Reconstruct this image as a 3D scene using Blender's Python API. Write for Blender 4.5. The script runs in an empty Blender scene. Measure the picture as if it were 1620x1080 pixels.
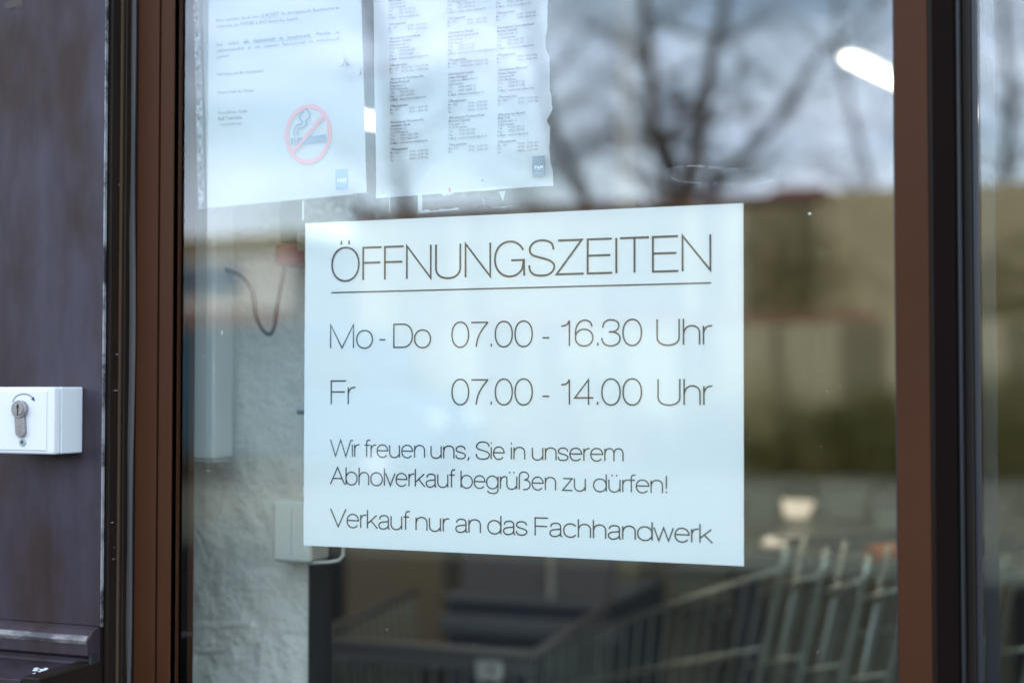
import bpy, bmesh, math, random
from mathutils import Vector, Matrix
R = math.radians
random.seed(7)
S = bpy.context.scene
COL = S.collection

# ------------------------------------------------------------------ camera
YAW, PITCH = R(21.3), math.atan(68/2250)
CAM = Vector((0.5547, -1.392, 1.45))
cd = bpy.data.cameras.new('camera'); cam = bpy.data.objects.new('camera', cd); COL.objects.link(cam)
cam.location = CAM
cam.rotation_euler = (R(90)+PITCH, 0, YAW)
cd.sensor_width = 36; cd.lens = 50; cd.clip_start = .05; cd.clip_end = 600
cd.dof.use_dof = True; cd.dof.focus_distance = 1.53; cd.dof.aperture_fstop = 2.0
S.camera = cam
CM = (Matrix.Translation(CAM) @ cam.rotation_euler.to_matrix().to_4x4())

# ------------------------------------------------------------------ sky, sun, exposure
SUN_EL, SUN_AZ = R(26), R(8)          # the sun stands behind the shop
w = bpy.data.worlds.new('World'); S.world = w; w.use_nodes = True
nt = w.node_tree; nt.nodes.clear()
def N(t, kind, **kw):
    n = t.nodes.new(kind)
    for k, v in kw.items(): setattr(n, k, v)
    return n
out = N(nt, 'ShaderNodeOutputWorld'); bg = N(nt, 'ShaderNodeBackground'); bg.inputs[1].default_value = 0.1
sky = N(nt, 'ShaderNodeTexSky'); sky.sky_type = 'NISHITA'; sky.sun_disc = False
sky.sun_elevation = SUN_EL; sky.sun_rotation = SUN_AZ; sky.air_density = 1.0; sky.dust_density = 1.5
tc = N(nt, 'ShaderNodeTexCoord'); mp = N(nt, 'ShaderNodeMapping'); mp.inputs['Scale'].default_value = (1.6, 1.6, 4.2)
mp.inputs['Location'].default_value = (5.3, 2.2, 1.4)
n1 = N(nt, 'ShaderNodeTexNoise'); n1.inputs['Scale'].default_value = 2.6; n1.inputs['Detail'].default_value = 6; n1.inputs['Roughness'].default_value = .55
cr = N(nt, 'ShaderNodeValToRGB'); cr.color_ramp.elements[0].position = .38; cr.color_ramp.elements[1].position = .66
n2 = N(nt, 'ShaderNodeTexNoise'); n2.inputs['Scale'].default_value = 5; n2.inputs['Detail'].default_value = 4
cr2 = N(nt, 'ShaderNodeValToRGB')
cr2.color_ramp.elements[0].position = .35; cr2.color_ramp.elements[0].color = (9.6, 11.8, 15.2, 1)
cr2.color_ramp.elements[1].position = .68; cr2.color_ramp.elements[1].color = (15.8, 17.8, 21.0, 1)
mx = N(nt, 'ShaderNodeMixRGB'); mx2 = N(nt, 'ShaderNodeMixRGB'); mx2.blend_type = 'MULTIPLY'; mx2.inputs[0].default_value = 1; mx2.inputs[2].default_value = (1.9, 1.75, 1.6, 1)
L = nt.links.new
L(tc.outputs['Generated'], mp.inputs[0]); L(mp.outputs[0], n1.inputs[0]); L(mp.outputs[0], n2.inputs[0])
L(n1.outputs[0], cr.inputs[0]); L(n2.outputs[0], cr2.inputs[0])
L(sky.outputs[0], mx2.inputs[1]); L(mx2.outputs[0], mx.inputs[1]); L(cr2.outputs[0], mx.inputs[2]); L(cr.outputs[0], mx.inputs[0])
L(mx.outputs[0], bg.inputs[0]); L(bg.outputs[0], out.inputs[0])
sd = bpy.data.lights.new('sun', 'SUN'); sun = bpy.data.objects.new('sun', sd); COL.objects.link(sun)
sd.energy = 2.2; sd.angle = R(.6); sd.color = (1, .93, .82)
sdir = Vector((math.sin(SUN_AZ)*math.cos(SUN_EL), math.cos(SUN_AZ)*math.cos(SUN_EL), math.sin(SUN_EL)))
sun.rotation_euler = sdir.to_track_quat('Z', 'Y').to_euler()
S.view_settings.view_transform = 'Standard'; S.view_settings.look = 'None'; S.view_settings.gamma = 1
S.view_settings.use_curve_mapping = False; S.view_settings.exposure = 1.62
S.render.engine = 'CYCLES'
S.cycles.transparent_max_bounces = 24; S.cycles.max_bounces = 8; S.cycles.glossy_bounces = 5

# ------------------------------------------------------------------ measuring helpers
def ray(px, py):
    d = Vector(((px-810)/2250, -(py-540)/2250, -1))
    return (CM.to_3x3() @ d)
def P(px, py, y):
    """point on the vertical plane at depth y that the photograph shows at (px,py)"""
    d = ray(px, py); t = (y-CAM.y)/d.y
    return CAM + d*t
def X(px, y, py=608): return P(px, py, y).x
def Z(px, py, y): return P(px, py, y).z
def PZ(px, py, z):
    d = ray(px, py); t = (z-CAM.z)/d.z
    return CAM + d*t
def mirror(px, py, y):
    """where the ray reflected in the glass plane y=0 reaches depth y (<0)"""
    d = ray(px, py); t0 = -CAM.y/d.y; g = CAM+d*t0
    r = Vector((d.x, -d.y, d.z)); return g + r*((y)/r.y)

# ------------------------------------------------------------------ mesh helpers
class MB:
    def __init__(s): s.v = []; s.f = []
    def quad(s, a, b, c, d):
        n = len(s.v); s.v += [tuple(a), tuple(b), tuple(c), tuple(d)]; s.f.append((n, n+1, n+2, n+3)); return s
    def poly(s, pts):
        n = len(s.v); s.v += [tuple(p) for p in pts]; s.f.append(tuple(range(n, n+len(pts)))); return s
    def box(s, x0, y0, z0, x1, y1, z1, M=None):
        if x0 > x1: x0, x1 = x1, x0
        if y0 > y1: y0, y1 = y1, y0
        if z0 > z1: z0, z1 = z1, z0
        n = len(s.v)
        c = [Vector(p) for p in ((x0,y0,z0),(x1,y0,z0),(x1,y1,z0),(x0,y1,z0),(x0,y0,z1),(x1,y0,z1),(x1,y1,z1),(x0,y1,z1))]
        if M: c = [M @ p for p in c]
        s.v += [tuple(p) for p in c]
        s.f += [tuple(n+i for i in q) for q in ((0,3,2,1),(4,5,6,7),(0,1,5,4),(1,2,6,5),(2,3,7,6),(3,0,4,7))]
        return s
    def prism(s, outline, axis, a, b):
        """outline list of 2D points extruded along axis from a to b"""
        def mk(p, t):
            return {'z': (p[0], p[1], t), 'x': (t, p[0], p[1]), 'y': (p[0], t, p[1])}[axis]
        n = len(s.v); k = len(outline)
        s.v += [mk(p, a) for p in outline] + [mk(p, b) for p in outline]
        s.f.append(tuple(range(n, n+k))[::-1]); s.f.append(tuple(range(n+k, n+2*k)))
        for i in range(k):
            j = (i+1) % k; s.f.append((n+i, n+j, n+k+j, n+k+i))
        return s
    def tube(s, pts, r, seg=8, cap=True):
        pts = [Vector(p) for p in pts]; k = len(pts)
        rr = r if isinstance(r, (list, tuple)) else [r]*k
        n0 = len(s.v); up = None
        for i, p in enumerate(pts):
            t = (pts[min(i+1, k-1)]-pts[max(i-1, 0)])
            if t.length < 1e-9: t = Vector((0,0,1))
            t.normalize()
            if up is None:
                up = Vector((0,0,1)) if abs(t.z) < .9 else Vector((1,0,0))
            a = t.cross(up)
            if a.length < 1e-5: a = t.cross(Vector((0.3,.8,.1)))
            a.normalize(); b = t.cross(a).normalized(); up = -b if False else up
            for q in range(seg):
                an = 2*math.pi*q/seg
                s.v.append(tuple(p + (a*math.cos(an)+b*math.sin(an))*rr[i]))
        for i in range(k-1):
            for q in range(seg):
                A = n0+i*seg+q; B = n0+i*seg+(q+1) % seg
                s.f.append((A, B, B+seg, A+seg))
        if cap:
            s.f.append(tuple(n0+q for q in range(seg))[::-1]); s.f.append(tuple(n0+(k-1)*seg+q for q in range(seg)))
        return s
    def build(s, name, mat, parent=None, bevel=0, smooth=False, seg=2):
        me = bpy.data.meshes.new(name); me.from_pydata(s.v, [], s.f); me.update()
        bm = bmesh.new(); bm.from_mesh(me)
        if smooth == 'merge': bmesh.ops.remove_doubles(bm, verts=bm.verts, dist=1e-5)
        bmesh.ops.recalc_face_normals(bm, faces=bm.faces); bm.to_mesh(me); bm.free()
        o = bpy.data.objects.new(name, me); COL.objects.link(o)
        if mat: me.materials.append(mat)
        if parent: o.parent = parent; o.matrix_parent_inverse = Matrix.Translation(-parent.location) if parent.type == 'EMPTY' else Matrix.Identity(4)
        if bevel:
            m = o.modifiers.new('bevel', 'BEVEL'); m.width = bevel; m.segments = seg; m.limit_method = 'ANGLE'; m.angle_limit = R(35)
        if smooth or bevel:
            for p in me.polygons: p.use_smooth = True
            if bevel:
                w_ = o.modifiers.new('wn', 'WEIGHTED_NORMAL'); w_.keep_sharp = False
        return o
def thing(name, label, cat, loc=(0,0,0), group=None):
    o = bpy.data.objects.new(name, None); COL.objects.link(o); o.location = loc; o.empty_display_size = .05
    return tag(o, label, cat, group)
def tag(o, label=None, cat=None, group=None, kind=None):
    if label: o['label'] = label
    if cat: o['category'] = cat
    if group: o['group'] = group
    if kind: o['kind'] = kind
    return o

# ------------------------------------------------------------------ materials
def mat(name, col, rough=.6, metal=0, spec=.5, var=None, vscale=20, vstretch=(1,1,1), bump=0, bscale=60, bstretch=(1,1,1), rvar=0, coat=0, detail=5, trans=0):
    m = bpy.data.materials.new(name); m.use_nodes = True; t = m.node_tree; b = t.nodes['Principled BSDF']
    b.inputs['Base Color'].default_value = (*col, 1); b.inputs['Roughness'].default_value = rough
    b.inputs['Metallic'].default_value = metal; b.inputs['Specular IOR Level'].default_value = spec
    if coat: b.inputs['Coat Weight'].default_value = coat; b.inputs['Coat Roughness'].default_value = .12
    co = t.nodes.new('ShaderNodeTexCoord')
    if var or rvar:
        mp = t.nodes.new('ShaderNodeMapping'); mp.inputs['Scale'].default_value = vstretch
        n = t.nodes.new('ShaderNodeTexNoise'); n.inputs['Scale'].default_value = vscale; n.inputs['Detail'].default_value = detail
        t.links.new(co.outputs['Object'], mp.inputs[0]); t.links.new(mp.outputs[0], n.inputs[0])
        r = t.nodes.new('ShaderNodeValToRGB'); r.color_ramp.elements[0].position = .32; r.color_ramp.elements[1].position = .7
        t.links.new(n.outputs[0], r.inputs[0])
        if var:
            r.color_ramp.elements[0].color = (*col, 1); r.color_ramp.elements[1].color = (*var, 1)
            t.links.new(r.outputs[0], b.inputs['Base Color'])
        if rvar:
            mr = t.nodes.new('ShaderNodeMapRange'); mr.inputs[3].default_value = rough-rvar; mr.inputs[4].default_value = rough+rvar
            t.links.new(n.outputs[0], mr.inputs[0]); t.links.new(mr.outputs[0], b.inputs['Roughness'])
    if bump:
        mp2 = t.nodes.new('ShaderNodeMapping'); mp2.inputs['Scale'].default_value = bstretch
        n2 = t.nodes.new('ShaderNodeTexNoise'); n2.inputs['Scale'].default_value = bscale; n2.inputs['Detail'].default_value = 6
        t.links.new(co.outputs['Object'], mp2.inputs[0]); t.links.new(mp2.outputs[0], n2.inputs[0])
        bp = t.nodes.new('ShaderNodeBump'); bp.inputs['Strength'].default_value = 1; bp.inputs['Distance'].default_value = bump
        t.links.new(n2.outputs[0], bp.inputs['Height']); t.links.new(bp.outputs[0], b.inputs['Normal'])
    return m
def glass_mat(name, r0, tint, rough=0.0, wav=0.0):
    m = bpy.data.materials.new(name); m.use_nodes = True; t = m.node_tree; t.nodes.clear()
    o = t.nodes.new('ShaderNodeOutputMaterial'); mix = t.nodes.new('ShaderNodeMixShader')
    tr = t.nodes.new('ShaderNodeBsdfTransparent'); tr.inputs[0].default_value = (*tint, 1)
    gl = t.nodes.new('ShaderNodeBsdfGlossy'); gl.inputs['Roughness'].default_value = rough
    gl.inputs['Color'].default_value = (1, 1, 1, 1)
    g = t.nodes.new('ShaderNodeNewGeometry'); dt = t.nodes.new('ShaderNodeVectorMath'); dt.operation = 'DOT_PRODUCT'
    t.links.new(g.outputs['Normal'], dt.inputs[0]); t.links.new(g.outputs['Incoming'], dt.inputs[1])
    def M(op, a, b=None):
        n = t.nodes.new('ShaderNodeMath'); n.operation = op
        for i, v in enumerate((a, b)):
            if v is None: continue
            if isinstance(v, (int, float)): n.inputs[i].default_value = v
            else: t.links.new(v, n.inputs[i])
        return n.outputs[0]
    c = M('ABSOLUTE', dt.outputs['Value']); p = M('POWER', M('SUBTRACT', 1, c), 5)
    f = M('ADD', M('MULTIPLY', p, 1-r0), r0)
    t.links.new(f, mix.inputs[0]); t.links.new(tr.outputs[0], mix.inputs[1]); t.links.new(gl.outputs[0], mix.inputs[2])
    if wav:
        co = t.nodes.new('ShaderNodeTexCoord'); n = t.nodes.new('ShaderNodeTexNoise'); n.inputs['Scale'].default_value = 2.2; n.inputs['Detail'].default_value = 1
        bp = t.nodes.new('ShaderNodeBump'); bp.inputs['Distance'].default_value = wav; bp.inputs['Strength'].default_value = 1
        t.links.new(co.outputs['Object'], n.inputs[0]); t.links.new(n.outputs[0], bp.inputs['Height']); t.links.new(bp.outputs[0], gl.inputs['Normal'])
    t.links.new(mix.outputs[0], o.inputs[0]); return m
def film_mat(name, col, alpha, rough=.15, noisy=False):
    """clear plastic: mostly transparent, a little milky and glossy"""
    m = mat(name, col, rough=rough, bump=.0006, bscale=90); t = m.node_tree; b = t.nodes['Principled BSDF']
    b.inputs['Alpha'].default_value = alpha
    if noisy:
        co = t.nodes['Texture Coordinate']; n = t.nodes.new('ShaderNodeTexNoise'); n.inputs['Scale'].default_value = noisy; n.inputs['Detail'].default_value = 7
        r = t.nodes.new('ShaderNodeMapRange'); r.inputs[1].default_value = .45; r.inputs[2].default_value = .72; r.inputs[3].default_value = alpha*.35; r.inputs[4].default_value = min(1, alpha*3)
        t.links.new(co.outputs['Object'], n.inputs[0]); t.links.new(n.outputs[0], r.inputs[0]); t.links.new(r.outputs[0], b.inputs['Alpha'])
    return m
M_brown = mat('brown powder coat', (.053, .0180, .0075), rough=.45, spec=.12, var=(.063, .0225, .0095), vscale=5, bump=.00012, bscale=900, rvar=.05)
M_dbrown = mat('dark brown profile', (.011, .007, .005), rough=.5, spec=.2, var=(.016, .010, .007), vscale=9, bump=.0001, bscale=700)
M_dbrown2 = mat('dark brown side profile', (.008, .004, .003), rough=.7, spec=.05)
M_black = mat('black rubber', (.010, .010, .012), rough=.55)
M_gasket = mat('grey black gasket', (.022, .022, .032), rough=.4)
M_seal = mat('grey brush seal', (.10, .096, .092), rough=.85, spec=.2, var=(.07, .068, .065), vscale=60, vstretch=(1,1,.05), bump=.0006, bscale=300, bstretch=(1,1,.05))
M_gold = mat('bronze edge', (.13, .085, .05), rough=.5, metal=.4)
M_worn = mat('worn bright metal edge', (.5, .5, .52), rough=.35, metal=.7, var=(.12, .10, .10), vscale=50)
M_white = mat('white plastic housing', (.72, .73, .75), rough=.38)
M_white2 = mat('light grey plastic side', (.62, .66, .66), rough=.45)
M_nickel = mat('nickel', (.36, .35, .35), rough=.34, metal=1, var=(.28,.27,.27), vscale=300, bump=.0001, bscale=900)
M_dark = mat('dark slot', (.012, .012, .014), rough=.6)
M_ink = mat('black vinyl lettering', (.016, .022, .026), rough=.5)
M_sink = mat('printer ink', (.06, .07, .09), rough=.7)
M_sign = mat('white sign film', (.80, .83, .80), rough=.5, spec=.4)
M_paper = mat('white paper', (.40, .415, .42), rough=.8, spec=.2)
M_red = mat('faded red print', (.62, .16, .20), rough=.7)
M_blue = mat('blue print', (.05, .13, .24), rough=.7)
M_blueg = mat('grey blue print', (.09, .14, .20), rough=.7)
M_wprint = mat('white print', (.8, .82, .84), rough=.7)
M_glass = glass_mat('insulating glass', .092, (.965, .985, .985), wav=.0004)
M_glass2 = glass_mat('window glass', .092, (.93, .96, .955), wav=.0006)
M_tape = film_mat('clear tape', (.75, .8, .82), .07, noisy=120)
M_tapew = film_mat('milky tape edge', (.85, .9, .92), .42)
M_sleeve = film_mat('plastic sleeve', (.8, .87, .9), .07)
M_plaster = mat('white plaster', (.84, .82, .72), rough=.9, spec=.2, var=(.74, .74, .66), vscale=4, bump=.012, bscale=30)
M_duct = mat('cream duct', (.76, .77, .68), rough=.5)
M_redbox = mat('dark red plastic', (.30, .015, .02), rough=.35)
M_cable = mat('black cable', (.012, .012, .014), rough=.45)
M_chrome = mat('zinc plated wire', (.50, .54, .45), rough=.32, metal=.8)
M_dgrey = mat('dark grey plastic', (.035, .038, .05), rough=.4)
M_greyp = mat('grey plastic basket', (.16, .165, .16), rough=.5)
M_counter = mat('grey green worktop', (.20, .21, .17), rough=.28, var=(.17, .18, .15), vscale=3)
M_navy = mat('navy counter front', (.05, .07, .11), rough=.6, spec=.2)
M_bluegrey = mat('blue grey counter band', (.15, .18, .22), rough=.5)
M_beige = mat('beige board', (.34, .29, .19), rough=.7, var=(.28, .24, .16), vscale=3)
M_iwall = mat('interior wall paint', (.20, .18, .13), rough=.9, var=(.17, .15, .115), vscale=1)
M_floor = mat('dark floor tiles', (.025, .023, .02), rough=.6, spec=.2)
M_ceil = mat('ceiling board', (.09, .085, .08), rough=.9)
M_orange = mat('orange grip', (.55, .13, .03), rough=.5)
M_insect = mat('dry moth', (.09, .08, .075), rough=.9, var=(.25, .24, .22), vscale=300)
M_speck = mat('dust speck', (.75, .77, .78), rough=.9)
M_rust = mat('rust red speck', (.4, .08, .05), rough=.9)

def emit(name, col, s):
    m = bpy.data.materials.new(name); m.use_nodes = True; b = m.node_tree.nodes['Principled BSDF']
    b.inputs['Base Color'].default_value = (.8, .8, .8, 1); b.inputs['Emission Color'].default_value = (*col, 1); b.inputs['Emission Strength'].default_value = s
    return m
M_lamp = emit('lit lamp diffuser', (1, .88, .70), 2.4)

def wear_mat(name, lo, sc, st, bright):
    m = mat(name, (.05,.045,.05), rough=.4, metal=.4); t = m.node_tree; b = t.nodes['Principled BSDF']; co = t.nodes['Texture Coordinate']
    mp = t.nodes.new('ShaderNodeMapping'); mp.inputs['Scale'].default_value = st
    n = t.nodes.new('ShaderNodeTexNoise'); n.inputs['Scale'].default_value = sc; n.inputs['Detail'].default_value = 8; n.inputs['Roughness'].default_value = .7
    r = t.nodes.new('ShaderNodeValToRGB'); r.color_ramp.elements[0].position = lo; r.color_ramp.elements[1].position = lo+.14
    r.color_ramp.elements[0].color = (.05,.045,.05,1); r.color_ramp.elements[1].color = (*bright, 1)
    t.links.new(co.outputs['Object'], mp.inputs[0]); t.links.new(mp.outputs[0], n.inputs[0]); t.links.new(n.outputs[0], r.inputs[0]); t.links.new(r.outputs[0], b.inputs['Base Color'])
    return m
M_wear = wear_mat('chipped edge', .42, 30, (1,1,1), (.42,.42,.44)); M_wear2 = wear_mat('worn ledge', .44, 40, (.4,1,1), (.20,.18,.17))
# cladding: weathered metal with streaks and blotches that belong to it
def cladding_mat():
    m = mat('weathered bronze cladding', (.05, .045, .05), rough=.48, metal=.2, spec=.25)
    t = m.node_tree; b = t.nodes['Principled BSDF']; co = t.nodes['Texture Coordinate']
    def noise(scale, st, det=6):
        mp = t.nodes.new('ShaderNodeMapping'); mp.inputs['Scale'].default_value = st
        n = t.nodes.new('ShaderNodeTexNoise'); n.inputs['Scale'].default_value = scale; n.inputs['Detail'].default_value = det
        t.links.new(co.outputs['Object'], mp.inputs[0]); t.links.new(mp.outputs[0], n.inputs[0]); return n.outputs[0]
    a = noise(11, (1.2, 1, .6)); s = noise(60, (1, 1, .22)); g = noise(600, (1, 1, 1), 2)
    r = t.nodes.new('ShaderNodeValToRGB'); e = r.color_ramp.elements
    e[0].position = .36; e[0].color = (.036, .021, .019, 1); e[1].position = .62; e[1].color = (.050, .041, .056, 1)
    x = t.nodes.new('ShaderNodeMixRGB'); x.blend_type = 'MULTIPLY'; x.inputs[0].default_value = .4
    r2 = t.nodes.new('ShaderNodeValToRGB'); r2.color_ramp.elements[0].position = .3; r2.color_ramp.elements[0].color = (.55, .5, .5, 1); r2.color_ramp.elements[1].position = .6; r2.color_ramp.elements[1].color = (1.15, 1.15, 1.15, 1)
    t.links.new(a, r.inputs[0]); t.links.new(s, r2.inputs[0]); t.links.new(r.outputs[0], x.inputs[1]); t.links.new(r2.outputs[0], x.inputs[2])
    t.links.new(x.outputs[0], b.inputs['Base Color'])
    mr = t.nodes.new('ShaderNodeMapRange'); mr.inputs[1].default_value = .3; mr.inputs[2].default_value = .7; mr.inputs[3].default_value = .55; mr.inputs[4].default_value = .36
    t.links.new(a, mr.inputs[0]); t.links.new(mr.outputs[0], b.inputs['Roughness'])
    bp = t.nodes.new('ShaderNodeBump'); bp.inputs['Distance'].default_value = .0002; t.links.new(g, bp.inputs['Height']); t.links.new(bp.outputs[0], b.inputs['Normal'])
    return m
M_clad = cladding_mat()

# ================================================================== OUTDOORS
def struct(o): return tag(o, kind='structure')
M_asph = mat('asphalt', (.018, .017, .014), rough=.95, spec=.03, var=(.026, .024, .020), vscale=3, bump=.01, bscale=40)
M_pave = mat('pale gravel paving', (.17, .17, .115), rough=.95, spec=.1, var=(.11, .11, .075), vscale=1.5)
struct(MB().quad((-260,-260,0),(260,-260,0),(260,260,0),(-260,260,0)).build('ground', M_asph))
struct(MB().quad((-60,-23,.004),(60,-23,.004),(60,-9.6,.004),(-60,-9.6,.004)).build('gravel_yard', M_pave))
# low building beyond the yard
M_corr = mat('weathered dark timber cladding', (.115, .105, .065), rough=.85, var=(.20, .18, .11), vscale=2.2, vstretch=(1,1,.4))
M_lightw = mat('beige rendered wall', (.31, .285, .18), rough=.9, var=(.24, .22, .135), vscale=1.2)
M_roofr = mat('dark brown roof edge', (.09, .05, .04), rough=.8)
M_fence = mat('weathered fence board', (.35, .335, .225), rough=.9, var=(.24, .23, .15), vscale=4, vstretch=(1,1,.3))
M_fence2 = mat('darker fence board', (.16, .15, .098), rough=.9, var=(.11, .105, .065), vscale=4)
M_rail = mat('rust red fence rail', (.19, .085, .05), rough=.8)
YB = -26
xa = mirror(1312, 400, YB).x; xr = mirror(1700, 400, YB).x; xl = mirror(560, 400, YB).x
zt = mirror(1350, 300, YB).z
bld = thing('storage_shed', 'long low storage shed with timber cladding and a dark roof edge reflected in the glass', 'shed', ((xl+xr)/2, YB-3, 0))
MB().box(xl, YB-6, 0, xa, YB, zt-.15).build('timber_wall', M_corr, bld)
MB().box(xa, YB-6, 0, xr+10, YB+.05, zt).build('rendered_wall', M_lightw, bld)
MB().box(xl-.1, YB-6.1, zt-.15, xa, YB+.15, zt).build('roof_edge', M_roofr, bld)
for i in range(60):
    x = xa-.12-i*.42
    if x < xl: break
    bw = random.uniform(.05,.17); MB().box(x-bw, YB, 0, x+bw, YB+.06, zt-.16).build('batten', random.choice((M_fence2, M_fence, M_lightw, M_corr)), bld)
rq = mirror(1232, 300, YB-1).x; rq2 = mirror(1312, 300, YB-1).x
M_rtile = mat('red roof covering', (.24, .09, .075), rough=.8)
MB().box(rq2, YB-4, zt+.002, rq, YB-.3, zt+.16).build('red_roof_hatch', M_rtile, bld)
# board fence in front of it
YF = -23.2
zf = mirror(1280, 505, YF).z
f0, f1 = mirror(700, 500, YF).x, mirror(1640, 500, YF).x
fen = thing('board_fence', 'vertical board fence with rust red top rail reflected in the glass beside the shrubs', 'fence', ((f0+f1)/2, YF, 0))
bme = None; x = f0; k = 0
while x < f1 and k < 280:
    wv = .19
    if bme is None:
        o = MB().box(0, -.02, 0, .175, .02, 1).build('board', M_fence, fen); bme = o.data; bme2 = o.data.copy(); bme2.materials[0] = M_fence2
    else:
        o = bpy.data.objects.new('board', bme if math.sin(k*.9)+math.sin(k*.37+2)+random.gauss(0,.5) > -.3 else bme2); COL.objects.link(o); o.parent = fen
        o.matrix_parent_inverse = Matrix.Translation(-fen.location)
    o.location = (x, YF+random.uniform(-.015, .015), 0); o.scale = (1, 1, zf-random.uniform(.02, .1))
    x += wv; k += 1
MB().box(f0-.1, YF-.07, zf-.02, mirror(1390, 500, YF).x, YF+.07, zf+.09).build('top_rail', M_rail, fen)
# office building to the left with yellow fascia
M_off = mat('light office wall', (.42, .43, .42), rough=.8); M_yel = mat('yellow fascia', (.22, .19, .10), rough=.6)
M_win = mat('blue window glass', (.06, .11, .17), rough=.12); M_pink = mat('pale red brick', (.16, .115, .10), rough=.9)
ox1 = mirror(462, 400, YB).x; ox0 = ox1-14
z1, z2 = mirror(390, 395, YB).z, mirror(390, 372, YB).z
ob = thing('office_building', 'pale office block with yellow fascia and blue windows reflected on the left of the glass', 'building', ((ox0+ox1)/2, YB-4, 0))
MB().box(ox0, YB-8, 0, ox1, YB, z1).build('wall', M_off, ob)
MB().box(ox0-.1, YB-8, z1, ox1+.1, YB+.2, z2).build('fascia', M_yel, ob)
zb0, zb1 = mirror(390, 470, YB).z, mirror(390, 410, YB).z
for i in range(5):
    xx = ox1-1.2-i*2.7
    fr = MB().box(xx-2.0, YB-.05, zb0, xx, YB+.06, zb1).build('window', M_off, ob)
    MB().box(xx-1.9, YB+.06, zb0+.1, xx-.1, YB+.075, zb1-.08).build('pane', M_win, fr)
MB().box(ox0, YB, 0, ox1, YB+.12, mirror(390, 488, YB).z).build('brick_base', M_pink, ob)
# parked van
M_van = mat('teal blue van paint', (.035, .09, .13), rough=.4, spec=.3); M_vwin = mat('van window', (.02, .025, .03), rough=.08); M_tyre = mat('tyre rubber', (.02, .02, .02), rough=.8); M_rim = mat('steel rim', (.4, .4, .42), rough=.4, metal=.8)
vy = -17.5; vx = mirror(385, 600, vy).x+1.0
van = thing('parked_van', 'teal blue delivery van parked in the yard reflected on the plaster wall', 'van', (vx, vy, 0))
prof = [(-2.6,.35),(2.5,.35),(2.6,.9),(2.45,1.15),(1.75,1.35),(1.25,2.15),(.9,2.3),(-2.45,2.3),(-2.6,2.1)]
MB().prism([(vx+a, b) for a, b in prof], 'y', vy-.95, vy+.95).build('body', M_van, van, bevel=.08, seg=3)
MB().prism([(vx+1.15,1.4),(vx+1.68,1.4),(vx+1.25,2.05),(vx+.75,2.05),(vx+.75,1.4)], 'y', vy+.952, vy+.965).build('side_window', M_vwin, van)
MB().poly([(vx+1.80,vy-.8,1.36),(vx+1.80,vy+.8,1.36),(vx+1.32,vy+.75,2.1),(vx+1.32,vy-.75,2.1)]).build('windscreen', M_vwin, van)
MB().box(vx-2.66, vy-.9, .38, vx-2.58, vy+.9, .55).build('bumper', M_tyre, van); MB().box(vx+2.55, vy-.9, .38, vx+2.68, vy+.9, .58).build('bumper', M_tyre, van)
for sx in (-1.7, 1.75):
    for sy in (-.98, .78):
        c = [(vx+sx+.34*math.cos(a), .34+.34*math.sin(a)) for a in [i*math.pi/10 for i in range(20)]]
        wh = MB().prism(c, 'y', vy+sy, vy+sy+.2).build('wheel', M_tyre, van)
        c = [(vx+sx+.2*math.cos(a), .34+.2*math.sin(a)) for a in [i*math.pi/8 for i in range(16)]]
        MB().prism(c, 'y', vy+sy-.01, vy+sy+.212).build('rim', M_rim, wh)
for s_ in (-.75, .55):
    MB().box(vx+2.5, vy+s_, .85, vx+2.62, vy+s_+.25, 1.05).build('headlight', M_wprint, van)

# shrubs: leaf clumps through an uneven volume
M_leaf = mat('shrub leaves', (.07, .08, .02), rough=.7, var=(.20, .20, .06), vscale=2.5)
M_leaf2 = mat('olive shrub leaves', (.10, .10, .03), rough=.7, var=(.25, .22, .07), vscale=2.5)
M_bark = mat('dark bark', (.03, .024, .018), rough=.95, var=(.05, .042, .034), vscale=8)
def shrub(cx, cy, rx, rz, m, label, n=1500):
    t = thing('shrub', label, 'shrub', (cx, cy, 0), 'shrubs along the far fence')
    b = MB(); lobes = [(random.uniform(-rx,rx)*.7, random.uniform(-.4,.4), random.uniform(.25,.8)*rz, random.uniform(.35,.6)*rz) for _ in range(8)]
    for i in range(n):
        lx, ly, lz, lr = random.choice(lobes); lz *= .8; lr *= .8
        d = Vector((random.gauss(0,1), random.gauss(0,1), random.gauss(0,1))).normalized()*lr*random.uniform(.6, 1.05)
        c = Vector((cx+lx, cy+ly, max(.06, lz))) + d
        if c.z < .03: continue
        a = Vector((random.gauss(0,1), random.gauss(0,1), random.gauss(0,1))).normalized()*.07
        e = a.orthogonal().normalized()*.04
        b.quad(c-a, c+e, c+a, c-e)
    b.build('foliage', m, t)
    s = MB()
    for i in range(6):
        s.tube([(cx+random.uniform(-.2,.2), cy, 0), (cx+random.uniform(-rx,rx)*.5, cy+random.uniform(-.2,.2), rz*.6)], [.03,.012], 5)
    s.build('stem', M_bark, t)
sh = [(1195,.5,.55,'small dark shrub at the fence reflected beside the sign'),(1262,.7,.8,'round olive shrub second from the sign in the reflection'),(1318,.8,1.25,'dark dense shrub in front of the fence centre of the reflection'),
      (1385,.9,1.6,'tallest dark shrub reflected next to the brown stile'),(1590,1.3,1.9,'olive shrub reflected in the right window'),(1500,1.0,1.3,'shrub behind the brown stile in the reflection'),(1090,1.2,1.2,'shrub at the fence reflected behind the sign')]
for i, (px, rx, rz, lab) in enumerate(sh):
    q = mirror(px, 700, -21.8); shrub(q.x, -21.8, rx, rz, M_leaf if i % 2 == 0 or i == 3 else M_leaf2, lab)

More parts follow.
